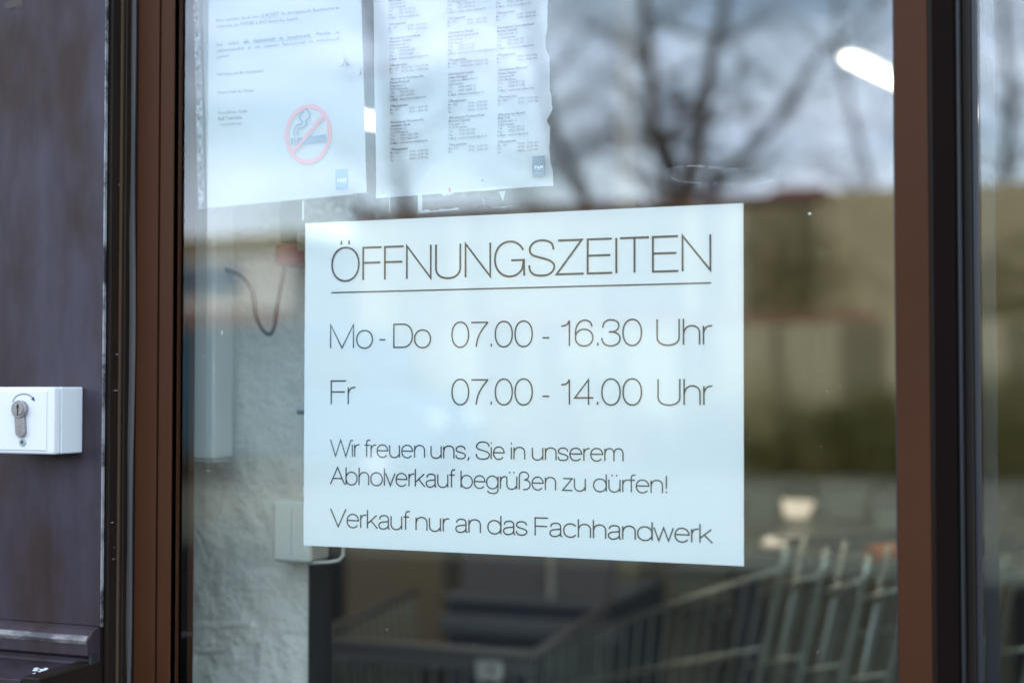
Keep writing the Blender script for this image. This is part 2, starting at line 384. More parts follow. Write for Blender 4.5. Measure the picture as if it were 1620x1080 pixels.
# tall dry grass in front of the fence, ivy on the shed
M_dry = mat('dry reed grass', (.30, .27, .15), rough=.9, var=(.12, .12, .05), vscale=1.2)
b = MB(); rg = random.Random(21)
for c in range(70):
    cx = rg.uniform(f0, f1); n = rg.randint(10, 40); hh = rg.uniform(.5, 2.3)
    for i in range(n):
        x = cx+rg.gauss(0, .16); y = -22.7+rg.gauss(0, .15); h = hh*rg.uniform(.6, 1); lx = rg.gauss(0, .08)*h; w_ = rg.uniform(.008, .018)
        b.quad((x-w_, y, 0), (x+w_, y, 0), (x+w_*.6+lx*.4, y+.02, h*.6), (x-w_*.6+lx*.4, y+.02, h*.6)); b.quad((x-w_*.6+lx*.4, y+.02, h*.6), (x+w_*.6+lx*.4, y+.02, h*.6), (x+.003+lx, y+.03, h), (x-.003+lx, y+.03, h))
tag(b.build('dry_grass', M_dry), 'tall dry grass tufts along the far fence', 'grass', kind='stuff')
def ivy(px, py, rx, rz, label):
    q = mirror(px, py, YB+.1); b = MB(); t = thing('ivy', label, 'climbing plant', (q.x, YB+.1, 0), 'ivy on the shed wall')
    for i in range(380):
        x, z = q.x+rg.gauss(0, rx), q.z+rg.gauss(0, rz)
        if z < .2 or z > zt+.1: continue
        a = Vector((rg.gauss(0,1), rg.gauss(0,.5), rg.gauss(0,1))).normalized()*.07; e = a.orthogonal().normalized()*.05; c = Vector((x, YB+.12+rg.random()*.12, z)); b.quad(c-a, c+e, c+a, c-e)
    b.build('foliage', M_leaf2, t)
    s = MB()
    for i in range(4): s.tube([(q.x+rg.uniform(-.2,.2), YB+.1, 0), (q.x+rg.gauss(0,rx)*.5, YB+.1, q.z)], [.02,.01], 5)
    s.build('stem', M_fence2, t)
ivy(1265, 445, .55, .5, 'olive ivy on the dark timber part of the shed reflected beside the sign'); ivy(1600, 470, .6, .6, 'ivy reflected in the right window')

# bare trees behind the shed
def tree(limbs, label, tw=5, yy=-30):
    base = limbs[0][0]
    t = thing('bare_tree', label, 'tree', base, 'bare winter trees reflected in the glass')
    trunk = MB(); crown = MB()
    def grow(p, d, ln, r, lvl):
        pts = [p]; dd = d.copy(); rs = [r]
        for i in range(4):
            dd = (dd + Vector((random.gauss(0,.16), random.gauss(0,.16), random.gauss(.03,.12)))).normalized()
            p = p + dd*ln/4; pts.append(p); rs.append(r*(1-.16*(i+1)))
        crown.tube(pts, rs, 4 if lvl > 0 else 5, cap=False)
        if lvl < 3:
            for j in range(3 if lvl < 2 else 3):
                k = random.randint(1, 4); s = pts[k]
                nd = (dd + Vector((random.gauss(0,.7), random.gauss(0,.6), random.gauss(.15,.45)))).normalized()
                grow(s, nd, ln*random.uniform(.5,.75), rs[k]*.6, lvl+1)
    for pts, r0, r1 in [(l[0:-2] if False else l[2], l[3], l[4]) for l in limbs]:
        n = len(pts); rr = [r0+(r1-r0)*i/(n-1) for i in range(n)]
        trunk.tube(pts, rr, 8)
        for i in range(1, n):
            for _ in range(tw):
                a = Vector(pts[i-1]).lerp(Vector(pts[i]), random.random())
                d = Vector((random.choice((-1,1))*random.uniform(.5,1), random.gauss(0,.5), random.uniform(.1,.9))).normalized()
                grow(a, d, random.uniform(1.6, 3.0), rr[i]*.42, 0)
    trunk.build('trunk', M_bark, t, smooth=True); crown.build('crown', M_bark, t)
def ML(pxs, y): return [mirror(a, b, y) for a, b in pxs]
def limb(pxs, y, r0, r1):
    pts = ML(pxs, y); return (Vector((pts[0].x, y, 0)), None, pts, r0, r1)
def with_root(l, y):
    p = l[2]; l[2].insert(0, Vector((p[0].x, y, 0))); return l
y1 = -28.6-5
T1 = [with_root(limb([(1078,330),(1058,285),(1036,200),(1026,90),(1015,-60),(1000,-240)], y1, .24, .10), y1),
      limb([(1082,320),(1098,270),(1112,200),(1122,120),(1150,0),(1165,-160)], y1, .26, .08),
      limb([(1120,280),(1180,250),(1240,180),(1290,90),(1370,30),(1430,-60)], y1, .12, .05)]
tree(T1, 'bare tree forking into two dark trunks reflected above the white sign', 4, y1)
y2 = -35
T2 = [with_root(limb([(940,340),(915,285),(885,225),(862,150),(842,40),(830,-120)], y2, .18, .08), y2)]
tree(T2, 'bare tree with one leaning trunk reflected right of the torn notice', 4, y2)
y3 = -36
T3 = [with_root(limb([(1590,330),(1590,250),(1600,150),(1585,40),(1590,-100)], y3, .15, .07), y3)]
tree(T3, 'bare tree reflected in the right window', 6, y3)
T4 = [with_root(limb([(640,350),(620,200),(600,60),(560,-100)], y3, .2, .09), y3)]
tree(T4, 'bare tree reflected behind the hanging papers', 4, y3)
T5 = [with_root(limb([(1385,340),(1375,290),(1345,180),(1320,60),(1330,-120)], y3-3, .10, .05), y3-3)]
tree(T5, 'slim bare tree reflected left of the brown stile', 5, y3-3)

# ================================================================== SHOP SHELL
XL = -6.0; XR = 6.0; YI = .45
xp = X(164, -.05)              # right edge of the cladding panel
xwin = 1.75
M_render = mat('grey render', (.25, .25, .25), rough=.9)
shop = thing('shop_building', 'shop facade and walls round the glazed entrance', 'building', (0, 4, 0))
MB().box(XL, .03, 0, xp-.35, .33, 2.35).build('facade_wall', M_render, shop)
MB().box(xwin, .03, 0, XR, .33, 2.35).build('facade_wall', M_render, shop)
MB().box(XL, .03, 2.35, XR, .33, 5.4).build('facade_wall', M_render, shop)
MB().box(XL-.3, .03, 0, XL, 9.3, 5.4).build('side_wall', M_render, shop)
MB().box(XR, .03, 0, XR+.3, 9.3, 5.4).build('side_wall', M_render, shop)
MB().box(XL, 9, 0, XR, 9.3, 5.4).build('rear_wall', M_iwall, shop)
MB().box(XL-.3, .03, 5.4, XR+.3, 9.3, 5.6).build('roof', M_render, shop)
MB().box(XL, .33, 2.9, XR, 9, 2.95).build('ceiling', M_ceil, shop)
struct(MB().quad((XL,.03,.006),(XR,.03,.006),(XR,9,.006),(XL,9,.006)).build('floor', M_floor))

# ------------------------------------------------ cladding panel left
zpb = Z(80, 985, -.05)
clad = thing('cladding_panel', 'weathered bluish brown metal cladding panel left of the door', 'wall panel', (xp-.3, 0, 0))
MB().box(xp-1.2, -.05, zpb, xp-.002, -.046, 2.6).build('sheet', M_clad, clad, bevel=.0012)
MB().box(xp-1.2, -.0455, 0, xp-.003, .028, 2.6).build('core', M_dbrown, clad)
# worn edge: broken bright slivers along the sheet's corner
MB().box(xp-.0016, -.0505, zpb, xp-.0007, -.0462, 2.6).build('worn_edge', M_wear, clad)
# drip profile under the sheet
b = MB()
b.prism([(-.05, zpb), (-.060, zpb-.004), (-.070, zpb-.013), (-.070, zpb-.030), (-.0585, zpb-.0345), (-.0585, zpb-.041), (-.064, zpb-.047), (-.064, zpb-.060), (-.0461, zpb-.060), (-.0461, zpb)], 'x', xp-1.2, xp-.004)
b.build('drip_profile', M_clad, clad, bevel=.001)
MB().prism([(-.0665, zpb-.0075), (-.0708, zpb-.0125), (-.0706, zpb-.0175), (-.069, zpb-.0175), (-.066, zpb-.012)], 'x', xp-1.2, xp-.0055).build('worn_edge', M_wear2, clad, bevel=.0008)
# key-hole end of the profile
MB().box(xp-.0042, -.066, zpb-.040, xp-.001, -.056, zpb-.028).build('end_notch', M_dark, clad)
# sill under the drip
zs = PZ(155, 1046, 0)  # placeholder
zsill = Z(155, 1046, -.05)
sill = thing('window_sill', 'dark metal sill below the cladding panel at the bottom left', 'sill', (xp-.3, -.1, zsill))
MB().box(xp-1.2, -.15, zsill-.03, xp-.028, -.0462, zsill-.003).build('sill_plate', M_clad, sill, bevel=.001)
MB().box(xp-.026, -.152, zsill-.06, xp-.002, -.0462, zsill+.001).build('end_cap', M_dbrown, sill, bevel=.002)
b = MB()
for i in range(26):
    p = PZ(random.uniform(55, 80), random.uniform(1057, 1070), zsill-.003); s_ = random.uniform(.0006, .0018)
    b.box(p.x-s_*1.5, p.y-s_, zsill-.0032, p.x+s_*1.5, p.y+s_, zsill-.0022)
tag(b.build('paint_spatter', M_wprint, sill), kind='stuff')
MB().box(xp-1.2, -.040, 0, xp-.03, .0, zsill-.03).build('sill_support', M_dbrown, sill)
# stains on sheet
st = mat('brown stain', (.055, .033, .026), rough=.6)
b = MB()
for (a, c, wpx, hpx) in ((18, 8, 18, 7), (28, 4, 12, 10)):
    p = P(a, c, -.0503); n = 10; pts = []
    for i in range(n):
        an = 2*math.pi*i/n; pts.append((p.x+math.cos(an)*wpx/1400*random.uniform(.7,1.1), -.0503-.0001*(a % 7), p.z+math.sin(an)*hpx/1400*random.uniform(.7,1.1)))
    b.poly(pts)
b.build('stain', st, clad)

# ------------------------------------------------ reveal, seal
xs0, xs1 = X(199, -.018), X(213.5, -.012)
jam = thing('door_jamb', 'dark brown jamb profile with bronze line between cladding panel and door', 'door frame', (xp, 0, 0))
MB().box(xp-.0015, -.044, 0, xp+.004, -.014, 2.35).build('jamb_return', M_dbrown, jam, bevel=.0008)
MB().box(xp+.0048, -.030, 0, xp+.0054, -.0135, 2.35).build('bronze_edge', M_gold, jam)
MB().box(xp+.006, -.026, 0, X(196.5, -.026), -.013, 2.35).build('inner_profile', M_dbrown, jam, bevel=.001)
MB().box(xp+.006, -.0125, 0, xs1-.0005, .0, 2.35).build('backing', M_black, jam)
# wavy brush seal
b = MB(); n = 120
for side, (wd, yy) in enumerate(((1, -.0175),)):
    A = []; 
    for i in range(n+1):
        z = 2.35*i/n; wob = .0016*math.sin(z*5.3)+.0009*math.sin(z*17+1)+(.0025 if z < 1.15 else 0)*min(1, (1.15-z)*6)*-1 if z < 1.15 else .0016*math.sin(z*5.3)+.0009*math.sin(z*17+1)
        A.append((xs0+.0005+wob*.5, xs1-.0005+wob, z))
    for i in range(n):
        a0, a1, za = A[i]; b0, b1, zb_ = A[i+1]; m0 = (a0+a1)/2; m1 = (b0+b1)/2
        b.quad((a0,-.0145,za),(m0-.001,-.0185,za),(m1-.001,-.0185,zb_),(b0,-.0145,zb_))
        b.quad((m0-.001,-.0185,za),(m0+.0005,-.0160,za),(m1+.0005,-.0160,zb_),(m1-.001,-.0185,zb_))
        b.quad((m0+.0005,-.0160,za),(m0+.002,-.0185,za),(m1+.002,-.0185,zb_),(m1+.0005,-.0160,zb_))
        b.quad((m0+.002,-.0185,za),(a1,-.0145,za),(b1,-.0145,zb_),(m1+.002,-.0185,zb_))
o = b.build('brush_seal', M_seal, jam)
# little white flakes on the dark jamb
b = MB()
for i in range(9):
    px = random.uniform(172, 196); py = random.uniform(0, 1080); p = P(px, py, -.032); s_ = random.uniform(.00012, .0003)
    b.box(xp+.004, -.040+random.random()*.02, p.z-s_*2, xp+.0046, -.0385+random.random()*.02, p.z+s_)
tag(b.build('paint_flakes', mat('grey paint flakes', (.32,.31,.30), rough=.9), jam), kind='stuff')

# ------------------------------------------------ sliding door leaf
door = thing('sliding_door', 'brown framed glass sliding door leaf carrying the white opening hours sign', 'door', (0, 0, 0))
xa0, xa1, xb0, xb1 = X(214, -.012), X(247.5, -.012), X(250.5, -.012), X(271, -.012)
ZT, ZB = 2.3, .06
MB().box(xa0, -.012, ZB, xa1, .036, ZT).build('stile', M_brown, door, bevel=.0015)
MB().box(xa1+.0001, -.006, ZB, xb0-.0001, .03, ZT).build('stile_groove', M_dark, door)
MB().box(xb0, -.012, ZB, xb1, .036, ZT).build('stile', M_brown, door, bevel=.0012)
MB().box(xb1, -.010, ZB, X(275.5, -.005), -.0005, ZT).build('gasket', M_gasket, door, bevel=.001)
xg0 = X(292, .008)
MB().box(xb1, .006, ZB, X(292, .0235), .0235, ZT).build('spacer_bar', M_black, door)
b = MB(); z = .9
xd = X(284, .0058)
while z < 2.0:
    b.box(xd-.0008, .0053, z-.0011, xd+.0008, .0058, z+.0011); z += .0044
M_dot = mat('spacer perforation', (.9, .9, .92), rough=.4)
tag(b.build('spacer_perforations', M_dot, door), kind='stuff')
xe0, xe1, xe2 = X(1418, -.012), X(1471, -.012), X(1512, .02)
pane = MB().box(xb1-.004, 0, ZB, xe0+.004, .024, ZT).build('glass_pane', M_glass, door)
MB().box(xe0-.0015, -.006, ZB, xe0, .0, ZT).build('gasket', M_gasket, door)
MB().box(xe1+.0004, -.006, ZB, X(1478,-.006), .03, ZT).build('stile_return', M_dbrown, door)
MB().prism([(X(1478,-.006), -.004), (xe2, .030), (xe2, .04), (X(1478,-.006), .04)], 'z', ZB, ZT).build('stile_return', M_dbrown2, door)
MB().prism([(xe0, -.012), (xe1, -.012), (xe1, .04), (xe0, .04)], 'z', ZB, ZT).build('stile', M_brown, door, bevel=.0008)
MB().box(xb1-.05, -.012, ZT, xe2, .036, ZT+.05).build('rail', M_brown, door)
MB().box(xb1-.05, -.012, 0.01, xe2, .036, ZB).build('rail', M_brown, door)
# ------------------------------------------------ fixed window right
fw = thing('side_window', 'tall fixed window at the right edge behind a black sealing strip', 'window', (1.3, .06, 0))
xh = X(1524, .05)
MB().box(xe2-.012, .0405, 0, xe2+.0005, .085, 2.35).build('seal_lip', M_black, fw)
MB().box(xe2+.0006, .034, 0, xh, .085, 2.35).build('seal_strip', M_black, fw, bevel=.002)
xh2 = X(1541, .06)
MB().box(xh, .058, 0, xh2, .09, 2.35).build('frame', M_dbrown, fw, bevel=.002)
MB().box(xh2, .0615, 0, xh2+.006, .072, 2.35).build('gasket', M_gasket, fw, bevel=.001)
MB().box(xh2-.004, .066, 0, xwin, .088, 2.35).build('glass_pane', M_glass2, fw)
MB().box(xh2+.0065, .0895, 0, xh2+.020, .0945, 2.35).build('inner_bead', M_gasket, fw)
MB().box(xwin-.05, .04, 0, xwin, .0655, 2.35).build('frame', M_dbrown, fw)

# ------------------------------------------------ key switch
YK = -.0505
kx1 = X(130.5, -.0520); kz1 = Z(130, 612, -.052); kz0 = Z(130, 716, -.052)
depth = None
# front plane distance: right front edge seen at px 83
yk = -.0505
for i in range(400):
    yk -= .0005
    if X(86, yk) >= kx1: break
kfront = yk
wk = .082
ks = thing('key_switch', 'white square key switch box on the cladding panel', 'key switch', (kx1-wk/2, YK, (kz0+kz1)/2))
kc = (kx1-wk/2)
ymid = kfront+(YK-kfront)*.24
MB().box(kx1-wk, ymid+.0004, kz0, kx1, YK, kz1).build('housing', M_white2, ks, bevel=.002)
MB().box(kx1-wk, kfront, kz0, kx1, ymid, kz1).build('cover', M_white, ks, bevel=.0025, seg=3)
MB().box(kx1-wk+.003, kfront-.0012, kz0+.0045, X(75, kfront), kfront-.0001, kz1-.0045).build('front_plate', M_white, ks, bevel=.0006)
# cylinder
yf = kfront-.0012
c0 = P(34, 647, yf); sc = (P(60,640,yf)-P(34,640,yf)).length/26
r = 11.5*sc
b = MB(); pts = [(c0.x+r*math.cos(a), c0.z+r*math.sin(a)) for a in [i*math.pi/16 for i in range(32)]]
b.prism(pts, 'y', yf-.0055, yf)
cyl = b.build('lock_cylinder', M_nickel, ks, bevel=.0006)
cb = P(36, 682, yf); hw = 7.5*sc
low = [(c0.x-hw, c0.z-r*.8)]+[(cb.x-.0006+hw*math.cos(a), cb.z+hw*math.sin(a)) for a in [math.pi+i*math.pi/12 for i in range(13)]]+[(c0.x+hw, c0.z-r*.8)]
MB().prism(low, 'y', yf-.0042, yf+.0001).build('cylinder_base', M_nickel, ks, bevel=.0004)
plug = [(c0.x+r*.72*math.cos(a), c0.z+r*.72*math.sin(a)) for a in [i*math.pi/12 for i in range(24)]]
pl = MB().prism(plug, 'y', yf-.0062, yf-.0054).build('plug', M_nickel, cyl, bevel=.0002)
pl.parent = ks; pl.matrix_parent_inverse = Matrix.Translation(-ks.location)
b = MB(); b.box(c0.x-.0009, yf-.0065, c0.z-r*.7, c0.x+.0006, yf-.0060, c0.z+r*.6)
b.box(c0.x-.0016, yf-.0066, c0.z+r*.12, c0.x+.0014, yf-.0061, c0.z+r*.42)
b.build('keyway', M_dark, ks)
# embossed digits on the base are a worn stamp
p = P(36, 699, yf); rs = 5.2*sc
M_screwr = mat('zinc screw', (.42, .5, .52), rough=.35, metal=.9)
b = MB(); b.prism([(p.x+rs*math.cos(a), p.z+rs*math.sin(a)) for a in [i*math.pi/9 for i in range(18)]], 'y', yf-.0012, yf+.0001)
scw = b.build('screw', M_screwr, ks, bevel=.0003)
b = MB(); b.box(p.x-rs*.5, yf-.0016, p.z-rs*.12, p.x+rs*.5, yf-.0011, p.z+rs*.12); b.box(p.x-rs*.12, yf-.00165, p.z-rs*.5, p.x+rs*.12, yf-.0011, p.z+rs*.5)
b.build('cross_slot', M_dark, ks)
# arrow print
pa = [P(20+17.5+17.5*math.cos(a), 638-15*math.sin(a), yf-.0002) for a in [math.pi-.15 - i*(math.pi-.55)/18 for i in range(19)]]
b = MB(); wv = .0006
for i in range(18):
    d = (pa[i+1]-pa[i]).normalized(); nrm = Vector((-d.z, 0, d.x))*wv
    b.quad(pa[i]+nrm, pa[i]-nrm, pa[i+1]-nrm, pa[i+1]+nrm)
tip = P(55.5, 635, yf-.0002); e1 = P(48.5, 631.5, yf-.0002); e2 = P(53.5, 627, yf-.0002); b.poly([tip, e1, e2])
b.build('arrow_print', M_blueg, ks)

# ================================================================== STROKE LETTERING
def arc(cx, cy, rx, ry, a0, a1, n=14, p=1.0):
    o = []
    for i in range(n+1):
        a = R(a0+(a1-a0)*i/n); c, s = math.cos(a), math.sin(a)
        f = lambda v: math.copysign(abs(v)**p, v)
        o.append((cx+rx*f(c), cy+ry*f(s)))
    return o
def cr_(pts, n=6):
    o = []; k = len(pts)
    for i in range(k-1):
        p0, p1, p2, p3 = pts[max(i-1,0)], pts[i], pts[i+1], pts[min(i+2,k-1)]
        for j in range(n):
            t = j/n
            o.append(tuple(.5*((2*p1[q])+(-p0[q]+p2[q])*t+(2*p0[q]-5*p1[q]+4*p2[q]-p3[q])*t*t+(-p0[q]+3*p1[q]-3*p2[q]+p3[q])*t**3) for q in (0,1)))
    o.append(tuple(pts[-1])); return o
xh_ = .72
def oo(w, h, y0=0, p=.95): return arc(w/2, y0+h/2, w/2, h/2, 90, 450, 40, p)
def bowl_u(w, top, k=.30): return [(0, top)] + [(0, k)] + arc(w/2, k, w/2, k+.01, 180, 360, 16, .9)[1:] + [(w, top)]
S_ = lambda w, h: cr_([(w*.97, h*.73), (w*.90, h*.90), (w*.72, h*.985), (w*.48, h*1.01), (w*.24, h*.97), (w*.07, h*.85), (w*.04, h*.71), (w*.13, h*.60), (w*.34, h*.535), (w*.62, h*.475), (w*.86, h*.40), (w*.99, h*.28), (w*.95, h*.13), (w*.77, h*.02), (w*.50, -.01), (w*.22, h*.02), (w*.06, h*.13), (w*.01, h*.30)], 5)
nn = lambda w: [[(0,0),(0,xh_)], [(0,.42)] + arc(w/2+.01, .45, w/2-.01, .28, 165, 0, 12, .95) + [(w, 0)]]
G = {}
def g(ch, w, strokes, l=.07, r=.07): G[ch] = (strokes, w, l, r)
O = oo(.84, 1.02, -.01)
g('O', .84, [O], .055, .055)
g('Ö', .84, [O, [(.29,1.10),(.29,1.23)], [(.53,1.10),(.53,1.23)]], .055, .055)
g('F', .57, [[(0,0),(0,.985),(.57,.985)], [(0,.525),(.53,.525)]], .08, .02)
g('N', .72, [[(0,0),(0,.99),(.72,.01),(.72,1)]], .08, .08)
g('U', .72, [bowl_u(.72, 1, .30)], .075, .075)
g('G', .85, [arc(.43,.5,.43,.51,28,322,30,.96)+[(.83,.46),(.47,.46)], [(.83,.46),(.84,0)]], .055, .075)
g('S', .72, [S_(.72, 1)], .045, .03)
g('Z', .72, [[(.04,.985),(.70,.985),(0,.015),(.75,.015)]], .03, .06)
g('E', .66, [[(.66,.985),(0,.985),(0,.015),(.67,.015)], [(0,.52),(.62,.52)]], .08, .04)
g('I', 0, [[(0,0),(0,1)]], .08, .08)
g('T', .78, [[(0,.985),(.78,.985)], [(.39,.985),(.39,0)]], .02, .02)
g('D', .72, [[(0,.015),(0,.985),(.36,.985)]+arc(.36,.5,.37,.485,85,-85,16,.9)+[(.36,.015),(0,.015)]], .08, .05)
g('M', .92, [[(0,0),(0,.99),(.46,.01),(.92,.99),(.92,0)]], .08, .08)
g('W', 1.16, [[(0,1),(.29,.01),(.58,.99),(.87,.01),(1.16,1)]], .01, .01)
g('V', .78, [[(0,1),(.39,.01),(.78,1)]], .01, .0)
g('A', .78, [[(0,0),(.39,.99),(.78,0)], [(.125,.34),(.655,.34)]], .01, .01)
g('o', .62, [oo(.62, xh_+.02, -.01)], .05, .05)
g('a', .52, [cr_([(.04,.52),(.09,.66),(.22,.725),(.38,.71),(.46,.62),(.475,.50)],5)+[(.475,.14)]+cr_([(.475,.12),(.49,.03),(.545,.0)],4), cr_([(.475,.44),(.40,.40),(.22,.375),(.06,.31),(.01,.17),(.08,.03),(.22,-.01),(.37,.04),(.46,.15),(.475,.27)],5)], .05, .03)
g('b', .60, [[(0,0),(0,1)], arc(.30,.36,.30,.37,90,450,30,.95)], .065, .045)
g('d', .60, [[(.60,0),(.60,1)], arc(.30,.36,.30,.37,90,450,30,.95)], .045, .065)
g('c', .55, [arc(.30,.36,.29,.37,38,322,22,.95)], .05, .03)
g('e', .58, [[(.015,.385),(.58,.385)]+arc(.295,.36,.285,.37,4,322,26,.95)], .05, .045)
g('f', .28, [[(.11,0),(.11,.80)]+cr_([(.11,.82),(.14,.95),(.22,1.0),(.31,.99)],4), [(0,.70),(.28,.70)]], .015, .005)
g('g', .60, [arc(.30,.36,.30,.37,90,450,30,.95), [(.60,.72),(.60,.0)]+cr_([(.60,-.02),(.56,-.20),(.42,-.275),(.24,-.27),(.09,-.21),(.05,-.12)],4)], .045, .065)
g('h', .52, [[(0,0),(0,1)], nn(.52)[1]], .065, .06)
g('i', 0, [[(0,0),(0,xh_)], [(0,.90),(0,1.0)]], .065, .065)
g('k', .50, [[(0,0),(0,1)], [(0,.24),(.46,.72)], [(.17,.42),(.50,0)]], .065, .01)
g('l', 0, [[(0,0),(0,1)]], .065, .065)
g('m', .86, [[(0,0),(0,xh_)], [(0,.42)]+arc(.22,.45,.21,.28,165,0,10,.95)+[(.43,0)], [(.43,.42)]+arc(.65,.45,.21,.28,165,0,10,.95)+[(.86,0)]], .065, .06)
g('n', .52, nn(.52), .065, .06)
g('r', .27, [[(0,0),(0,xh_)], cr_([(0,.44),(.06,.62),(.16,.70),(.28,.715)],4)], .065, .0)
g('s', .48, [S_(.48, xh_)], .04, .04)
u_ = [[(0,xh_)]+[(0,.27)]+arc(.25,.27,.25,.28,180,345,12,.95), [(.52,xh_),(.52,0)]]
g('u', .52, u_, .06, .065)
g('ü', .52, u_+[[(.15,.90),(.15,1.0)], [(.37,.90),(.37,1.0)]], .06, .065)
g('v', .50, [[(0,xh_),(.25,.01),(.50,xh_)]], .0, .0)
g('w', .80, [[(0,xh_),(.20,.01),(.40,xh_),(.60,.01),(.80,xh_)]], .01, .01)
g('z', .48, [[(.02,.705),(.46,.705),(0,.015),(.48,.015)]], .03, .03)
g('ß', .56, [[(0,0),(0,.72)]+cr_([(0,.74),(.05,.92),(.22,1.0),(.40,.95),(.48,.79),(.43,.63),(.28,.555)],5)+cr_([(.28,.55),(.46,.50),(.56,.32),(.52,.12),(.36,.0),(.20,.0)],5)], .065, .045)
g('0', .62, [oo(.62, 1.02, -.01, .93)], .05, .05)
g('7', .60, [[(0,.985),(.60,.985)]+cr_([(.60,.97),(.40,.68),(.25,.36),(.18,0)],6)], .05, .03)
g('1', .28, [[(.28,0),(.28,1.0)], cr_([(0,.79),(.13,.81),(.22,.88),(.27,1.0)],4)], .12, .15)
g('6', .62, [arc(.31,.32,.30,.33,90,450,28,.95), cr_([(.58,.76),(.52,.93),(.34,1.01),(.16,.94),(.05,.76),(.01,.52),(.02,.36)],5)], .05, .05)
g('3', .62, [cr_([(.03,.70),(.07,.88),(.20,.99),(.36,1.0),(.52,.93),(.58,.77),(.52,.61),(.40,.545),(.24,.535)],5)+[], cr_([(.24,.535),(.42,.52),(.57,.42),(.62,.26),(.55,.09),(.40,-.005),(.24,-.01),(.09,.06),(.01,.20),(.0,.30)],5)], .04, .05)
g('4', .64, [[(.47,0),(.47,.99),(0,.27),(.64,.27)]], .04, .03)
g('.', 0, [[(0,0),(0,.12)]], .11, .10)
g(',', .05, [[(.05,.10),(.05,0),(0,-.12)]], .08, .08)
g('!', 0, [[(0,0),(0,.11)], [(0,.25),(0,1)]], .12, .08)
g('-', .28, [[(0,.34),(.28,.34)]], .06, .06)
def line_ink_extent(s):
    x = 0; segs = []
    for i, ch in enumerate(s):
        st, w_, l, r = G[ch]
        x += l if i else 0
        segs.append((st, x)); x += w_
        if i < len(s)-1: x += r
    return segs, x
def ribbon(b, pts, hw, y, closed=False):
    """constant-width flat stroke with mitred joints in the x-z plane"""
    q = [pts[0]]
    for p in pts[1:]:
        if (p[0]-q[-1][0])**2+(p[1]-q[-1][1])**2 > 1e-10: q.append(p)
    n = len(q)
    if n < 2: return
    closed = ((q[0][0]-q[-1][0])**2+(q[0][1]-q[-1][1])**2) < 1e-9
    if closed: q = q[:-1]; n -= 1
    def nrm(a, c):
        dx, dz = c[0]-a[0], c[1]-a[1]; l = math.hypot(dx, dz) or 1; return (-dz/l, dx/l)
    Lp, Rp = [], []
    for i in range(n):
        if closed: n0 = nrm(q[i-1], q[i]); n1_ = nrm(q[i], q[(i+1) % n])
        else:
            n0 = nrm(q[i-1], q[i]) if i else nrm(q[i], q[i+1]); n1_ = nrm(q[i], q[i+1]) if i < n-1 else n0
        mx_, mz = n0[0]+n1_[0], n0[1]+n1_[1]; ml = math.hypot(mx_, mz)
        if ml < .3: mx_, mz = n1_; k = 1
        else:
            mx_, mz = mx_/ml, mz/ml; k = min(2.6, 1/max(.3, mx_*n1_[0]+mz*n1_[1]))
        Lp.append((q[i][0]+mx_*hw*k, y, q[i][1]+mz*hw*k)); Rp.append((q[i][0]-mx_*hw*k, y, q[i][1]-mz*hw*k))
    for i in range(n if closed else n-1):
        j = (i+1) % n; b.quad(Lp[i], Rp[i], Rp[j], Lp[j])
YS = .0262                       # sheets sit on the inner face of the glass
def word(b, s, x0, x1, bl, cap, stroke, y):
    """s between photo columns x0 and x1; bl(px) gives the baseline row; cap in px at the word's start"""
    segs, wt = line_ink_extent(s)
    a = P(x0, bl(x0), y); c = P(x1, bl(x1), y)
    h = P(x0, bl(x0)-cap, y).z-a.z
    u0, u1 = a.x+stroke/2, c.x-stroke/2
    k = (u1-u0)/wt
    for st, off in segs:
        for line in st:
            pts = [(u0+(off+p[0])*k, (a.z+(c.z-a.z)*((off+p[0])/wt))+stroke*.3+p[1]*(h-stroke*.5)) for p in line]
            ribbon(b, pts, stroke*.54, y)
def lin(xa, ya, xb, yb): return lambda x: ya+(yb-ya)*(x-xa)/(xb-xa)

sign = thing('opening_hours_sign', 'large white landscape sign with opening hours in thin dark lettering', 'sign', (0, YS, 1.45))
TL, TR, BR, BL = P(483.5, 353.5, YS+.0006), P(1176, 321.5, YS+.0006), P(1177, 895, YS+.0006), P(480.5, 862, YS+.0006)
b = MB(); b.prism([(BL.x, BL.z), (BR.x, BR.z), (TR.x, TR.z), (TL.x, TL.z)], 'y', YS, YS+.0012); b.build('sheet', M_sign, sign)
YT = YS-.0003
def textline(words, stroke, capf):
    for s, x0, x1, bl, cap in words:
        b = MB(); word(b, s, x0, x1, bl, cap, stroke, YT)
        b.build('printed_word' if s != '-' else 'printed_dash', M_ink, sign)
l1 = lin(524, 445.5, 1123, 429); textline([('ÖFFNUNGSZEITEN', 524, 1125.5, l1, 53)], .0021, 1)
b = MB(); pa_, pb_ = P(524, 463, YT), P(1125, 447.5, YT); b.quad(pa_+Vector((0,0,.0008)), pa_-Vector((0,0,.0008)), pb_-Vector((0,0,.0008)), pb_+Vector((0,0,.0008))); b.build('underline', M_ink, sign)
l2 = lin(522, 551.5, 1127, 545.5)
textline([('Mo', 522, 590, l2, 38.5), ('-', 599, 610.5, l2, 38.5), ('Do', 622, 682, l2, 38.5), ('07.00', 714, 843, l2, 40), ('-', 857, 870, l2, 40), ('16.30', 887, 1016, l2, 41), ('Uhr', 1038.5, 1127.5, l2, 42)], .00155, 1)
l3 = lin(522, 640, 1127, 641)
textline([('Fr', 523, 563, l3, 38.5), ('07.00', 714, 843, l3, 40.5), ('-', 857, 870, l3, 40), ('14.00', 887, 1016, l3, 41), ('Uhr', 1040, 1128, l3, 42)], .00155, 1)
zx = lambda v: 480+v/2.314
l4 = lin(523, 722, 987, 730)
